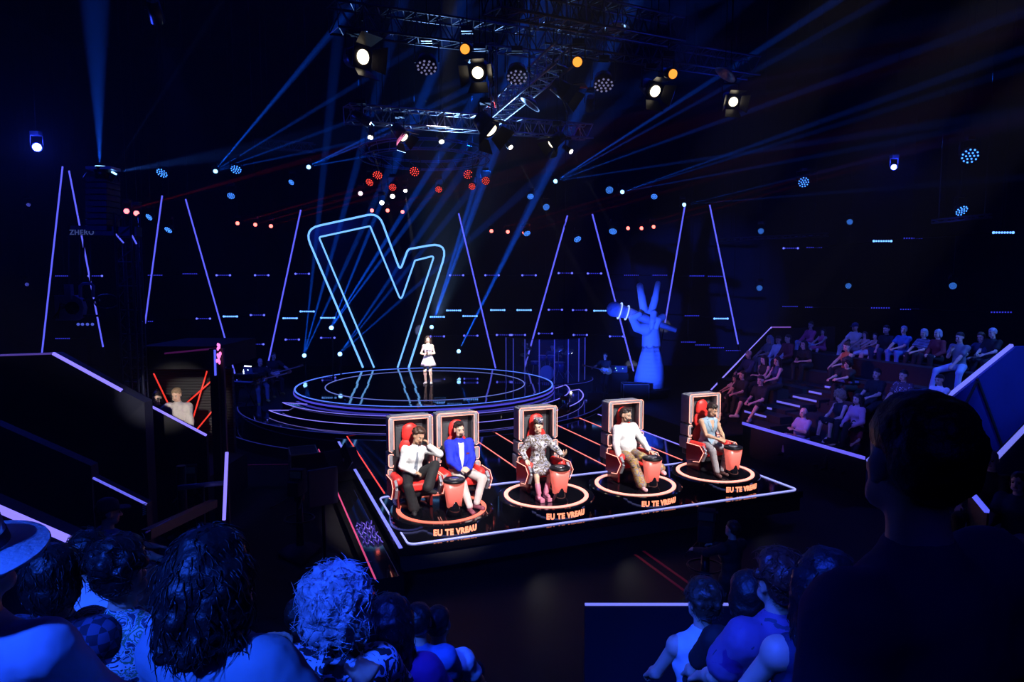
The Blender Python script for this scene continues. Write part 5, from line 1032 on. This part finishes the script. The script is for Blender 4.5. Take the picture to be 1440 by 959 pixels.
# ---------------------------------------------------------------- right seating block
FO = gnd(1045, 595, .85); AA = V((.362, -.932, 0)); AA.normalize(); BB = V((-AA.y, AA.x, 0)); FO.z = 0
def tb_(a, b, z=0): return FO + AA * a + BB * b + V((0, 0, z))
tr = thing('seating_block', 'right audience seating block with steps and violet edge light', 'seating block', tb_(0, 0)); TD = mat('tribune_dark', (.008, .008, .014), .8, noise_amt=.3)
def rowz(i): return .95 + .24 * i if i >= 0 else .32
def bx4(mb, a0, a1, b0, b1, z0, z1):
    q = [tb_(a0, b0), tb_(a1, b0), tb_(a1, b1), tb_(a0, b1)]; mb.prism([(p.x, p.y) for p in q], 1, lambda u, v, w: V((u, v, z0 + (z1 - z0) * w)))
for i in range(6):
    a0 = -3.0 if i else 0
    mb = MB(); bx4(mb, -3.0 if i > 0 else 0, 3.9 if i else 1.0, .9 * i + (.02 if i == 0 else 0), .9 * (i + 1), 0, rowz(i)); put('riser', mb, TD, tr, True)
mb = MB(); bx4(mb, 1.0, 3.9, .1, .9, 0, .32); put('riser', mb, TD, tr, True); mb = MB(); bx4(mb, 0, 3.9, 0, .08, 0, .85); put('front_wall', mb, TD, tr, True)
mb = MB(); bx4(mb, -3.6, 0, -.9, .9, 0, .53); put('riser', mb, TD, tr, True)
mb = MB(); bx4(mb, -3.4, 3.9, 5.4, 6.4, 0, rowz(5)); put('riser', mb, TD, tr, True)
put('led_edge', MB().bar(tb_(0, -.02, .85), tb_(3.9, -.02, .85), .03, .07, V((0, 0, 1))), glow('trib_led', (.14, .12, .95), 1.0), tr, True)
for k in range(7):
    z = .98 + .13 * (k + 1); b0 = .4 + .45 * k; mb = MB(); bx4(mb, -.5 + .12 * k, .5 + .12 * k, b0, b0 + .46, z - .2, z); put('stair', mb, TD, tr, True)
    put('stair_led', MB().bar(tb_(-.42 + .12 * k, b0 - .01, z - .04), tb_((.42 if k != 1 else 0) + .12 * k - (.4 if k > 3 else 0), b0 - .01, z - .04), .02, .05), glow('stair_led', (.2, .17, .95), .75), tr, True)
mb = MB(); PNL = mat('blue_panel', (.02, .03, .22), .6, noise_amt=.25, scale=.7)
def wl(b): return .77 + .535 * b
q = [tb_(3.95, -.02), tb_(3.95, -.02, wl(0)), tb_(3.95, 4.4, wl(4.4)), tb_(3.95, 6.4, wl(4.4)), tb_(3.95, 6.4)]
wall_poly('side_wall', q, AA * .12, PNL, tr); put('led_rail', MB().bar(tb_(3.97, 0, wl(0) + .03), tb_(3.97, 4.4, wl(4.4) + .03), .08, .06), glow('rail_led', (.2, .22, 1), .85), tr, True)
for b0, z0, b1, z1 in ((1.6, 0, 3.1, wl(3.1)), (3.1, wl(3.1), 4.6, 0), (3.0, 0, 6.2, 2.2)): put('batten', MB().bar(tb_(4.09, b0, z0 + .02), tb_(4.09, b1, z1 - .05), .04, .05), BLKM, tr, True)
q = [tb_(-3.1, 1.2), tb_(-3.1, 1.2, 1.15), tb_(-3.1, 3.65, 3.1), tb_(-3.1, 6.4, 3.1), tb_(-3.1, 6.4)]; wall_poly('side_wall', q, AA * -.1, TD, tr)
r0 = at(1000, 548, tb_(-3.1, 1.2).y); r1 = at(1085, 460, tb_(-3.1, 3.9).y); r2 = at(1112, 460, tb_(-2.0, 5.5).y)
put('led_rail', MB().tube([r0, r1], .02), LP, tr, True); put('led_rail', MB().tube([r1, r2], .02), glow('rail_violet', (.25, .1, .6), .7), tr, True)
pr = thing('seating_block', 'second seating block at the right edge, only its blue sloping strips showing', 'seating block', (8, 9.5, 0))
a = at(1395, 650, 9.3); b = at(1470, 572, 9.8); wall_poly('side_wall', [(a.x, a.y, 0), tuple(a), tuple(b), (b.x, b.y, 0)], (.1, .15, 0), PNL, pr); put('led_rail', MB().bar(a, b, .05, .05), glow('rail_led', (.2, .22, 1), .85), pr, True)
put('led_rail', MB().bar(at(1380, 684, 9.0), at(1383, 660, 9.2), .05, .03), LB, pr, True); put('led_rail', MB().bar(at(1362, 688, 8.6), at(1388, 719, 8.0), .05, .04), LB, pr, True)
a = at(1362, 688, 8.6); b = at(1388, 719, 8.0); wall_poly('front_wall', [(a.x, a.y, 0), tuple(a), tuple(b), (b.x, b.y, 0)], (.1, .1, 0), TW, pr)
# audience on the right: pixel of the head top chooses row and place
HT = .1 + .52 + .05 + .235
def aud(px, py, label, height=1.68, row=None, seat=.42, rz=None, **k):
    best = None; s = height / 1.75
    for i in ([row] if row is not None else range(0, 6)):
        b = .9 * i + .55 if i >= 0 else .5; lo, hi = -3.5, 4.2
        for _ in range(40):
            m = (lo + hi) / 2; x = pix(tb_(m, b, rowz(i) + .9))[0]
            if x < px: lo = m
            else: hi = m
        m = (lo + hi) / 2; y = pix(tb_(m, b, rowz(i) + seat + HT * s))[1]; e = abs(y - py) + (1000 if m < -2.9 or m > 3.7 else 0)
        if best is None or e < best[0]: best = (e, i, m, b, y)
    e, i, m, b, y = best
    st = max(.22, min(.62, seat + (y - py) / 960 * tb_(m, b).y)); z = rowz(i) + (0 if i >= 0 else 0); AUDL.append((i, m, st))
    r = R(-68.8) if rz is None else rz
    k.setdefault('head', (random.uniform(-.1, .5), random.uniform(0, .25), random.uniform(-.08, .08)))
    pose = random.choice([((-.12, -.36, st + .24), (.1, -.36, st + .24)), ((-.05, -.34, st + .22), (.2, -.3, st + .2)), ((-.18, -.4, st + .2), (.06, -.38, st + .26))]); k.setdefault('hands', pose)
    fy = .38; k.setdefault('feet', ((-.13, -fy - random.uniform(0, .15), .09), (.13, -fy - random.uniform(0, .15), .09)))
    k.setdefault('sleeve', 'short'); k.setdefault('voxel', .016)
    return person(tb_(m, b, z), r + random.uniform(-.12, .12), label, height=height, seat=st, **k)
AUDL = []
G = None
aud(1140, 453, 'woman in bright pink top on the highest row, left end', fem=True, top='pink', bottom='ljeans', hair=('bun', 'dark'), sleeve='long', row=5)
aud(1157, 463, 'girl in light pink dress next to the woman in pink', 1.35, fem=True, top='pink', sleeve='none', bottom='pink', legs='skirt', hair=('long', 'dark'), row=5)
aud(1203, 455, 'man in beige shirt and dark cap with arms folded, highest row', top='beige', bottom='beige', hat='cap', row=5)
aud(1217, 467, 'little girl in peach dress beside the man in the cap', 1.25, fem=True, top='peach', bottom='white', legs='shorts', sleeve='none', hair=('long', 'brown'), row=5)
aud(1231, 469, 'little girl in peach dress, nearer the dark-shirted man', 1.22, fem=True, top='peach', bottom='white', legs='shorts', sleeve='none', hair=('bob', 'dark'), row=5)
aud(1247, 458, 'man in black tee beside two little girls', 1.78, top='black', bottom='navy', shoe='white', hair=('short', 'dark'), row=5)
aud(1271, 459, 'grey-haired man in blue short-sleeved shirt and blue trousers', top='blue', bottom='blue', hair=('short', 'grey'), row=5)
aud(1299, 463, 'blond woman in striped blouse on the upper row', fem=True, top=mat('stripes', (.03, .03, .05), .8, tex='wave', col2=(.4, .45, .6), scale=9), bottom='black', shoe='white', hair=('bob', 'grey'))
aud(1319, 464, 'grey-haired woman in maroon checked shirt over blue sleeves', fem=True, top='maroon', sleeve='long', bottom='black', hair=('bob', 'grey'))
aud(1349, 468, 'young man in grey tee and bright jeans, hand on his mouth', 1.8, top='grey', bottom='ljeans', shoe='white', hair=('short', 'dark'), hands=((-.02, -.28, 1.02), (.1, -.35, .68)), hdir=((.2, .1, 1), None), knee=((-.6, -1, .4), (.6, -1, .4)), feet=((-.32, -.5, .09), (.3, -.45, .09)))
aud(1380, 468, 'barely visible woman in dark patterned top by the right rail', fem=True, top='navy', bottom='black', hair=('bob', 'brown'))
aud(1396, 462, 'barely visible grey-haired person at the top of the right rail', top='black', bottom='black', hair=('short', 'grey'), row=5)
aud(1082, 472, 'woman with long white hair beside the left rail', fem=True, top='grey', bottom='grey', hair=('long', 'grey'))
aud(1095, 473, 'person in white shirt and trousers with headset, by the left rail', top='white', sleeve='long', bottom='white', hair=('short', 'brown'))
aud(1108, 471, 'man in maroon shirt, upper left of the block', top='maroon', sleeve='long', bottom='black', hair=('short', 'dark'))
aud(1136, 477, 'woman in black leaning on her knees at the stair head', fem=True, top='black', bottom='black', lean=.35, hair=('wavy', 'black'))
aud(1191, 482, 'woman in orange top behind the curly-haired one', fem=True, top='orange', bottom='black', sleeve='none', hair=('bun', 'brown'))
aud(1197, 503, 'person with huge black curly hair bent over a console', fem=True, top='black', bottom='black', sleeve='short', lean=.3, hair=('afro', 'black'), hands=((-.15, -.6, .7), (.1, -.6, .72)))
aud(1232, 519, 'person in dark clothes with warm-lit face mid-block', top='black', bottom='black', hair=('short', 'dark'))
aud(1270, 521, 'man in white patterned tee, hidden below the waist', top=multi('tee_print', [(.6, .55, .6), (.1, .05, .08), (.65, .6, .62)], 12), bottom='black', hair=('short', 'black'))
aud(1322, 536, 'person in white at the foot of the right rail', top='white', bottom='black', hair=('short', 'dark'), row=2)
aud(1053, 493, 'bald man in dark shirt close to the left rail', top='navy', bottom='black', hair=('sides', 'brown'), sleeve='long')
aud(1075, 500, 'dark-haired woman in black top with folded arms', fem=True, top='black', bottom='black', sleeve='none', hair=('long', 'black'), hands=((.08, -.25, .75), (-.08, -.27, .78)))
aud(1093, 502, 'dark-haired woman in sleeveless navy top, hands in lap', fem=True, top='navy', bottom='black', sleeve='none', hair=('long', 'dark'))
aud(1034, 528, 'girl in white top clapping, left side', 1.3, fem=True, top='beige', bottom='black', hair=('long', 'dark'))
aud(1044, 522, 'woman in black tee beside the clapping girl', fem=True, top='black', bottom='black', hair=('bob', 'dark'))
aud(1070, 530, 'man in black tee and shorts with white shoes, front left', 1.8, top='black', bottom='black', legs='shorts', shoe='white', hair=('short', 'black'), knee=((-.6, -1, .4), (.6, -1, .4)), feet=((-.3, -.55, .09), (.25, -.6, .09)))
aud(1182, 551, 'woman with curly blond hair in black off-shoulder dress', fem=True, top='black', bottom='black', legs='skirt', sleeve='none', hair=('afro', 'blond'))
aud(1206, 555, 'woman in pink jacket with dark wavy hair', fem=True, top=mat('cloth_pinkjacket', (.6, .3, .4), .8), bottom='black', sleeve='long', hair=('wavy', 'dark'))
aud(1180, 588, 'woman in green top sitting low at the front edge', fem=True, top='green', bottom='black', hair=('long', 'dark'), row=-1, seat=.3)
aud(1203, 590, 'child in dark pink top sitting low behind the big dark head', 1.3, fem=True, top='maroon', bottom='black', hair=('long', 'dark'), row=-1, seat=.3)
aud(1130, 574, 'bald older man in lilac polo sitting at the front edge', top='lilac', bottom='lilac', hair=('sides', 'grey'), row=-1, belly=.12, seat=.35, hands=((-.1, -.34, .7), (.08, -.34, .68)))
J = person(gnd(1025, 640, .3) + V((.1, 1.0, -.02)), R(-60), 'woman in dark top kneeling below the block, hands clasped', fem=True, height=1.65, seat=.62, top='black', bottom='black', hair=('bob', 'red'), sleeve='short', hands=((-.03, -.4, .95), (.03, -.4, .95)), lean=.2)
bench_rows = {}
for i, m, st in AUDL: bench_rows.setdefault(i, []).append(st)
for i in sorted(bench_rows):
    mb = MB(); st = min(bench_rows[i]); a0 = -2.8; q = [(a0, 3.7)] if i > 3 else [(a0, -.2), (1.6, 3.7)]
    if i == 0: q = [(-.1, .9)]
    if i == -1: q = [(1.1, 3.7)]
    for k, (u, v) in enumerate(q):
        mb = MB(); bx4(mb, u, v, (.9 * i + .42 if i >= 0 else .4), (.9 * i + .82 if i >= 0 else .78), rowz(i) + .01, rowz(i) + max(.12, st - .03)); o = put('bench', mb, TD); recentre(o); tag(o, 'dark bench, row ' + ['sunk behind the front wall', 'one', 'two from the front', 'three from the front', 'four from the front', 'five from the front', 'six, the highest'][i + 1] + (', left of the stairs' if k == 0 and len(q) > 1 else ', right of the stairs' if len(q) > 1 else '') + ' in the right block', 'bench')
cn = thing('mixing_console', 'small lit console in front of the huge curly hair', 'console', tb_(1.15, 2.35, rowz(2)), R(-68)); put('desk', MB().box((0, 0, .55), (.6, .35, .06)), BLK, cn); put('fader_panel', MB().box((0, 0, .6), (.55, .3, .04)), mat('console_lit', (.1, .1, .3), .4, emit=(.1, .1, .5), es=.05), cn)
for x in (-.25, .25): put('leg', MB().cyl((x, 0, 0), (x, 0, .53), .02), BLK, cn)
person(pz(1392, 690, 8.7, 1.1), R(-60), 'man in black shirt seated below the right-edge strips', height=1.75, seat=.45, top='black', bottom='black', sleeve='short', hair=('bald', 'dark'), head=(.2, .1, 0))
person(pz(1432, 690, 8.2, 1.0), R(-55), 'person in dark top with pale cloth at the right image edge', height=1.7, seat=.42, top='navy', bottom='white', sleeve='short', hair=('bob', 'dark'))
for x, Y, lab in ((1392, 8.7, 'man in black shirt at the right edge'), (1432, 8.2, 'person with pale cloth at the right edge')):
    o = put('bench', MB().box((at(x, 690, Y).x, Y + .1, .72), (.6, .5, 1.44)), TD); recentre(o); tag(o, 'dark block seat under the ' + lab, 'seat')
# ---------------------------------------------------------------- roof rig
ALD = mat('truss_dark', (.10, .11, .15), .4, .8)
truss('lighting_truss', 'bright-edged front lighting truss running left to right above the stage', at(488, 160, 15.4), at(828, 186, 19.5), .36)
truss('lighting_truss', 'bright truss climbing to the upper right from the front truss', at(690, 165, 17), at(795, 75, 12.5), .36)
truss('lighting_truss', 'dark upper truss crossing at top left of centre', at(468, 24, 12), at(760, 62, 14.5), .42, ALD)
truss('lighting_truss', 'dark upper truss continuing to the right of centre', at(760, 50, 14.5), at(1060, 96, 17), .42, ALD)
truss('lighting_truss', 'short truss at the very top right of centre', at(690, -6, 10), at(950, 45, 13), .4, ALD)
truss('lighting_truss', 'thin vertical truss hanging left of the bright junction', at(693, 62, 14), at(693, 150, 14), .12)
truss('lighting_truss', 'thin vertical truss at the top centre', at(752, -30, 13), at(752, 42, 13), .12)
truss('lighting_truss', 'faint small truss far behind at left with the second beam light', at(360, 202, 27), at(442, 208, 27), .3, ALD)
truss('lighting_truss', 'faint dark truss over the right audience', at(1010, 338, 27), at(1165, 330, 26), .1, ALD)
truss('lighting_truss', 'faint dark truss bar at the far right', at(1310, 312, 22), at(1395, 303, 21), .1, ALD)
rt = thing('ring_truss', 'faint circular truss hanging over the round stage', 'truss', at(598, 225, 24)); c = at(598, 225, 24)
for r in (1.9, 2.2):
    for dz in (0, .3): put('ring_tube', MB().tube([(c.x + r * math.cos(a * PI / 24), c.y + r * math.sin(a * PI / 24), c.z + dz) for a in range(48)], .022, True), mat('ring_alu', (.2, .24, .4), .4, .7), rt, True)
mb = MB()
for a in range(24):
    k = a * PI / 12; k2 = k + PI / 24; mb.cyl((c.x + 1.9 * math.cos(k), c.y + 1.9 * math.sin(k), c.z), (c.x + 2.2 * math.cos(k2), c.y + 2.2 * math.sin(k2), c.z + .3), .012, n=5)
put('bracing', mb, MATS['ring_alu'], rt, True)
for k in range(4): a = k * PI / 2 + .4; put('hoist_chain', MB().cyl((c.x + 2.05 * math.cos(a), c.y + 2.05 * math.sin(a), c.z + .3), (c.x + 2.05 * math.cos(a), c.y + 2.05 * math.sin(a), 16.98), .012, n=5), BLK, rt, True)
FW_ = glow('fresnel_white', (1, .85, .6), 3)
fres = [(510, 80, 12, (.75, -.62, -.15), .2, 'large fresnel with a bright open door at the top left of the rig'), (672, 102, 12.5, (-.15, -.8, -.55), .17, 'bright fresnel with barn doors below an orange lamp, left of centre'), (800, 132, 13, (.8, -.2, -.6), .17, 'blue-edged fresnel with angled doors at the right truss junction'), (690, 183, 13, (.6, -.35, -.75), .2, 'large fresnel with blue-lit doors hanging where the two trusses meet'),
        (568, 193, 15.5, (.6, -.3, -.7), .15, 'small fresnel with blue doors under the front truss'), (776, 202, 16.5, (-.7, -.3, -.6), .16, 'brown-doored fresnel under the front truss, right part'), (921, 128, 13, (.35, -.75, -.5), .17, 'tilted bright fresnel right of the rig centre'), (1031, 143, 14, (.1, -.85, -.45), .15, 'rightmost bright fresnel of the rig')]
for x, y, Y, d, r, lab in fres:
    p = at(x, y, Y); fixture('fresnel_light', p, p + V(d), lab, 'stage light', FW_, r, .34, 'fresnel lamps', doors=True, r_l=r * .6)
for x, y, Y, lab in ((654, 69, 12, 'left orange lamp in the roof rig'), (812, 87, 12, 'middle orange lamp in the roof rig'), (946, 104, 12.5, 'right orange lamp in the roof rig')):
    p = at(x, y, Y); fixture('spot_light', p, p + V((-.15 if x < 900 else .35, -1, -.4)), lab, 'stage light', glow('orange_lens', (1, .33, .04), 1.5), .10, .35, 'orange lamps')
for x, y, Y, lab in ((600, 94, 13, 'dark LED wash with faint dots left of the orange lamp'), (727, 108, 13, 'dark LED wash with faint dots in the rig centre'), (849, 119, 13.5, 'dark LED wash with faint dots right of centre')):
    p = at(x, y, Y); fixture('par_light', p, p + V((0, -.5, -1)), lab, 'stage light', glow('dim_dots', (.3, .3, .6), .5), .2, .2, 'unlit wash lights', dots=1)
for x, y, Y, lab in ((868, 40, 12, 'blue-lit dome lamp at the top of the rig'), (1020, 105, 13, 'curved blue-edged dark reflector at the right of the rig'), (745, 147, 13, 'curved blue-edged dark reflector by the truss junction')):
    p = at(x, y, Y); t = thing('reflector', lab, 'reflector', p); put('shade', MB().lathe([(.05, .12), (.14, .06), (.22, 0), (.2, 0), (.12, .05), (.04, .1)], 28).xf(Matrix.Rotation(R(0 if x == 868 else 35), 4, 'Y')), ALU, t); put('drop_wire', MB().cyl((0, 0, .12), (0, 0, 16.95 - p.z), .008, n=5), BLK, t)
# ---------------------------------------------------------------- working lights
for i, p in enumerate(rings):
    t_ = pfr(i, 0, .05, 1.55); d = UU * (.6 if i else -.4) - VVV * 8.5 + V((0, 0, 8.2)); q = t_ + d
    fx = fixture('profile_spot', q - (t_ - q).normalized() * .05, t_, ['first', 'second', 'third', 'fourth'][i] + ' key spotlight in the roof, aimed at the coaches', 'stage light', WW, .12, .4, 'key spotlights', r_l=.05)
    lamp('SPOT', q + (t_ - q).normalized() * .05, t_, 12500, (1, .93, .9), (.08), 16 if i == 0 else 12, .35, fx, 'key_lamp')
def wash(loc, to, power, col, ang, label, blend=.6, size=.15):
    fx = fixture('profile_spot', V(loc) - (V(to) - V(loc)).normalized() * .05, to, label, 'stage light', WW, .12, .4, 'wash spotlights', r_l=.03); return lamp('SPOT', V(loc) + (V(to) - V(loc)).normalized() * .05, to, power, col, size, ang, blend, fx, 'wash_lamp')
wash((-1.0, 13, 11), (-2.86, 23.5, 2.0), 30000, (1, .95, .95), 8, 'follow spotlight aimed at the singer')
wash((-1.6, -2.5, 6.4), (-6.6, 13.4, 2.3), 13000, (1, .9, .8), 4.6, 'spotlight aimed at the presenter in the booth', .3)
wash((1.5, 18.5, 1.2), (5.4, 27.5, 2.3), 12000, (.02, .08, 1), 27, 'low blue spotlight lighting the giant hand')
wash((2, 10, 9), (9.5, 18, 2.2), 5000, (.05, .09, 1), 34, 'blue wash over the right audience')
wash((-3, 15, 8), (8, 18.5, 1.5), 2600, (1, .25, .45), 22, 'pink wash on the right audience front')
wash((16, 12, 10), (11.2, 17, 2.6), 3800, (.06, .2, 1), 26, 'blue top light on the right end of the audience')
wash((10.5, 9.0, 7), (12.0, 16.2, 1.2), 500, (.005, .02, 1), 30, 'blue light on the side panel of the right block')
wash((-3.2, -2.2, 8.2), (-1.6, 2.2, 3.3), 3600, (.015, .09, 1), 44, 'blue wash onto the near left spectators')
wash((-1.5, 0.2, 8.6), (.9, 3.6, 2.6), 2600, (.012, .05, 1), 28, 'blue wash onto the near right spectators')
wash((-9, 5.5, 5.5), (-7.4, 13, 6.4), 300, (.01, .04, 1), 34, 'added dim blue fill light on the left tower')  # lamp added so the blue details of the dark tower show
wash((-6, 12, 9), (-9, 23, 1.2), 3200, (.02, .06, 1), 22, 'blue wash on the left band')
wash((2, 18, 9), (2.5, 28, 1.2), 3200, (.02, .06, 1), 20, 'blue wash on the drum area')
sp = lamp('SPOT', (-2.9, 26.5, 3.2), at(650, 160, 16.5), 9000, (.25, .5, 1), .2, 24, .8, name='truss_light')
lamp('AREA', (0, -6, 12), (0, 14, 3), 60, (.01, .02, 1), 8, name='ambient_blue')
lamp('AREA', (0, 22, 16), (0, 22, 0), 200, (.005, .015, 1), 14, name='ambient_blue_top')
# work light spilling under the platform front
for u, pw in ((2.2, 16), (3.8, 16), (6.6, 10)):
    q = pf(u, -.12, .5); lamp('SPOT', q, pf(u + .2, -1.2, 0), pw * .25, (1, .97, .85), .05, 95, .9, name='under_light')
# ---------------------------------------------------------------- near seating and spectators seen from behind
ns = thing('seating_block', 'dark near seating steps under the spectators in the foreground', 'seating block', (0, 2.5, 0))
fl = [(-1.6, 1.95, 2.70), (1.95, 2.75, 2.30), (2.75, 3.5, 1.92), (3.5, 4.8, 1.48)]
for y0, y1, z in fl: put('riser', MB().box((-.2, (y0 + y1) / 2, z / 2), (8.4, y1 - y0, z)), TD, ns, True)
def fg(px, py, Y, label, height=1.7, rz=0, **k):
    p = at(px, py, Y); z = next((z for y0, y1, z in fl if y0 <= Y < y1), .9); s = height / 1.75; st = p.z - z - HT * s
    st = max(.15, st); k.setdefault('voxel', .011); k.setdefault('sleeve', 'short'); k.setdefault('face', False); k.setdefault('feet', ((-.12, -.4, .09), (.12, -.4, .09)))
    o = person((p.x, p.y, z), PI + rz, label, height=height, seat=st, **k); return o
FL = multi('floral', [(.02, .02, .05), (.05, .07, .12), (.45, .55, .6), (.1, .25, .12), (.6, .65, .7), (.02, .02, .04)], 18); FL2 = multi('floral_dark', [(.01, .01, .02), (.01, .01, .02), (.5, .55, .7), (.02, .02, .04)], 16)
J = fg(-40, 742, 1.8, 'spectator in pale brimmed hat and light blue shirt at bottom left corner', top=mat('cloth_paleblue', (.4, .45, .6), .8, bump=.2, scale=8), sleeve='long', hair=('short', 'dark'), tg=.025)
Hh = J['H'] @ Matrix.Scale(J['s'], 4) @ Matrix.Rotation(R(-8), 4, 'X'); put('hat', MB().lathe([(.01, .29), (.06, .292), (.088, .27), (.1, .18), (.19, .165), (.193, .158), (.1, .17), (.09, .16), (.01, .16)], 40, (0, .015, 0)).xf(Hh), mat('hat_straw', (.65, .68, .72), .7, bump=.2, scale=60), J['root']); put('hat_band', MB().lathe([(.1035, .185), (.0975, .215), (.096, .215), (.1, .185)], 40, (0, .015, 0)).xf(Hh), CL['navy'], J['root'])
fg(74, 772, 2.5, 'dark-haired spectator in checked top behind the pale hat', top=mat('cloth_check', (.02, .02, .05), .8, tex='checker', col2=(.08, .09, .2), scale=26), hair=('bob', 'black'), fem=True, strands=260)
fg(124, 752, 3.3, 'young man in white tee with short dark hair, left foreground', top='white', hair=('short', 'black'), rz=-.3, tg=.03, strands=200)
fg(167, 770, 2.6, 'woman with short dark curls in a floral blouse, left foreground', fem=True, top=FL, hair=('curly', 'black'), strands=220, rz=-.2, voxel=.01, tg=.022)
fg(207, 800, 3.2, 'small auburn-haired spectator holding a white sheet, left foreground', 1.4, fem=True, top='white', hair=('bob', 'red'), rz=-.6)
fg(298, 752, 1.75, 'large woman with long dark wavy hair in pale teal top, foreground', fem=True, height=1.72, top=mat('cloth_teal', (.22, .32, .4), .8, bump=.25, scale=5), hair=('wavy', 'black'), length=.2, strands=420, voxel=.009, rz=-.35, side=.0, tg=.03, sleeve='short', hands=((-.25, -.3, .75), (.2, -.35, .75)))
fg(474, 817, 2.55, 'spectator with big grey curly hair in floral black top', fem=True, top=FL2, hair=('afro', 'grey'), strands=700, voxel=.01, tg=.025)
fg(420, 845, 3.7, 'small dark head left behind the big grey curls', 1.5, top='black', hair=('short', 'dark'))
fg(548, 842, 3.0, 'dark-haired spectator in purple top right of the big grey curls', fem=True, top='purple', hair=('long', 'black'), length=.3, rz=-.1, tg=.03, strands=260)
fg(588, 852, 4.0, 'short-haired dark spectator left of the white tee', 1.6, top='blue', hair=('short', 'black'))
fg(616, 856, 4.2, 'spectator in white tee at bottom centre-left', 1.6, top='white', hair=('short', 'black'), rz=-.2)
fg(990, 824, 3.75, 'woman with short brown hair in white sleeveless top, bottom right of centre', fem=True, top='white', sleeve='none', hair=('curly', 'brown'), strands=150, tg=.024, rz=.1)
fg(1052, 808, 3.3, 'dark head between the white-topped woman and the auburn curls', top='black', hair=('bob', 'dark'), fem=True)
fg(1096, 788, 2.9, 'woman with dark auburn curls in purple patterned top', fem=True, top=multi('purple_print', [(.12, .03, .2), (.2, .1, .25), (.05, .05, .1)], 9), hair=('curly', 'red'), strands=200, rz=.2, tg=.03)
fg(1160, 778, 2.25, 'woman with long black hair in dark sleeveless top beside the big man', fem=True, top='navy', sleeve='none', hair=('long', 'black'), length=.45, rz=.1, strands=260)
p = at(1293, 556, 1.22); person((p.x + .045, p.y, 2.7), PI + .4, side=.075, head=(-.4, .05, 0), label='big dark silhouetted man in dark blue tee standing at right foreground', stand=True, height=(p.z - 2.7) / 1.745 * 1.75, top=mat('cloth_darktee', (.03, .05, .16), .8, bump=.15, scale=4), sleeve='short', bottom='black', hair=('short', 'black'), face=False, voxel=.01, tg=.02, belly=.05)
for k, (y, z, h) in enumerate(((2.05, 2.30, .3), (2.95, 1.92, .34), (3.95, 1.48, .22))):
    o = put('bench', MB().box((0, y + .12, z + h / 2 + .01), (7.6, .36, h)), TD); recentre(o); tag(o, ['highest', 'middle', 'lowest'][k] + ' dark bench under the foreground spectators', 'bench')
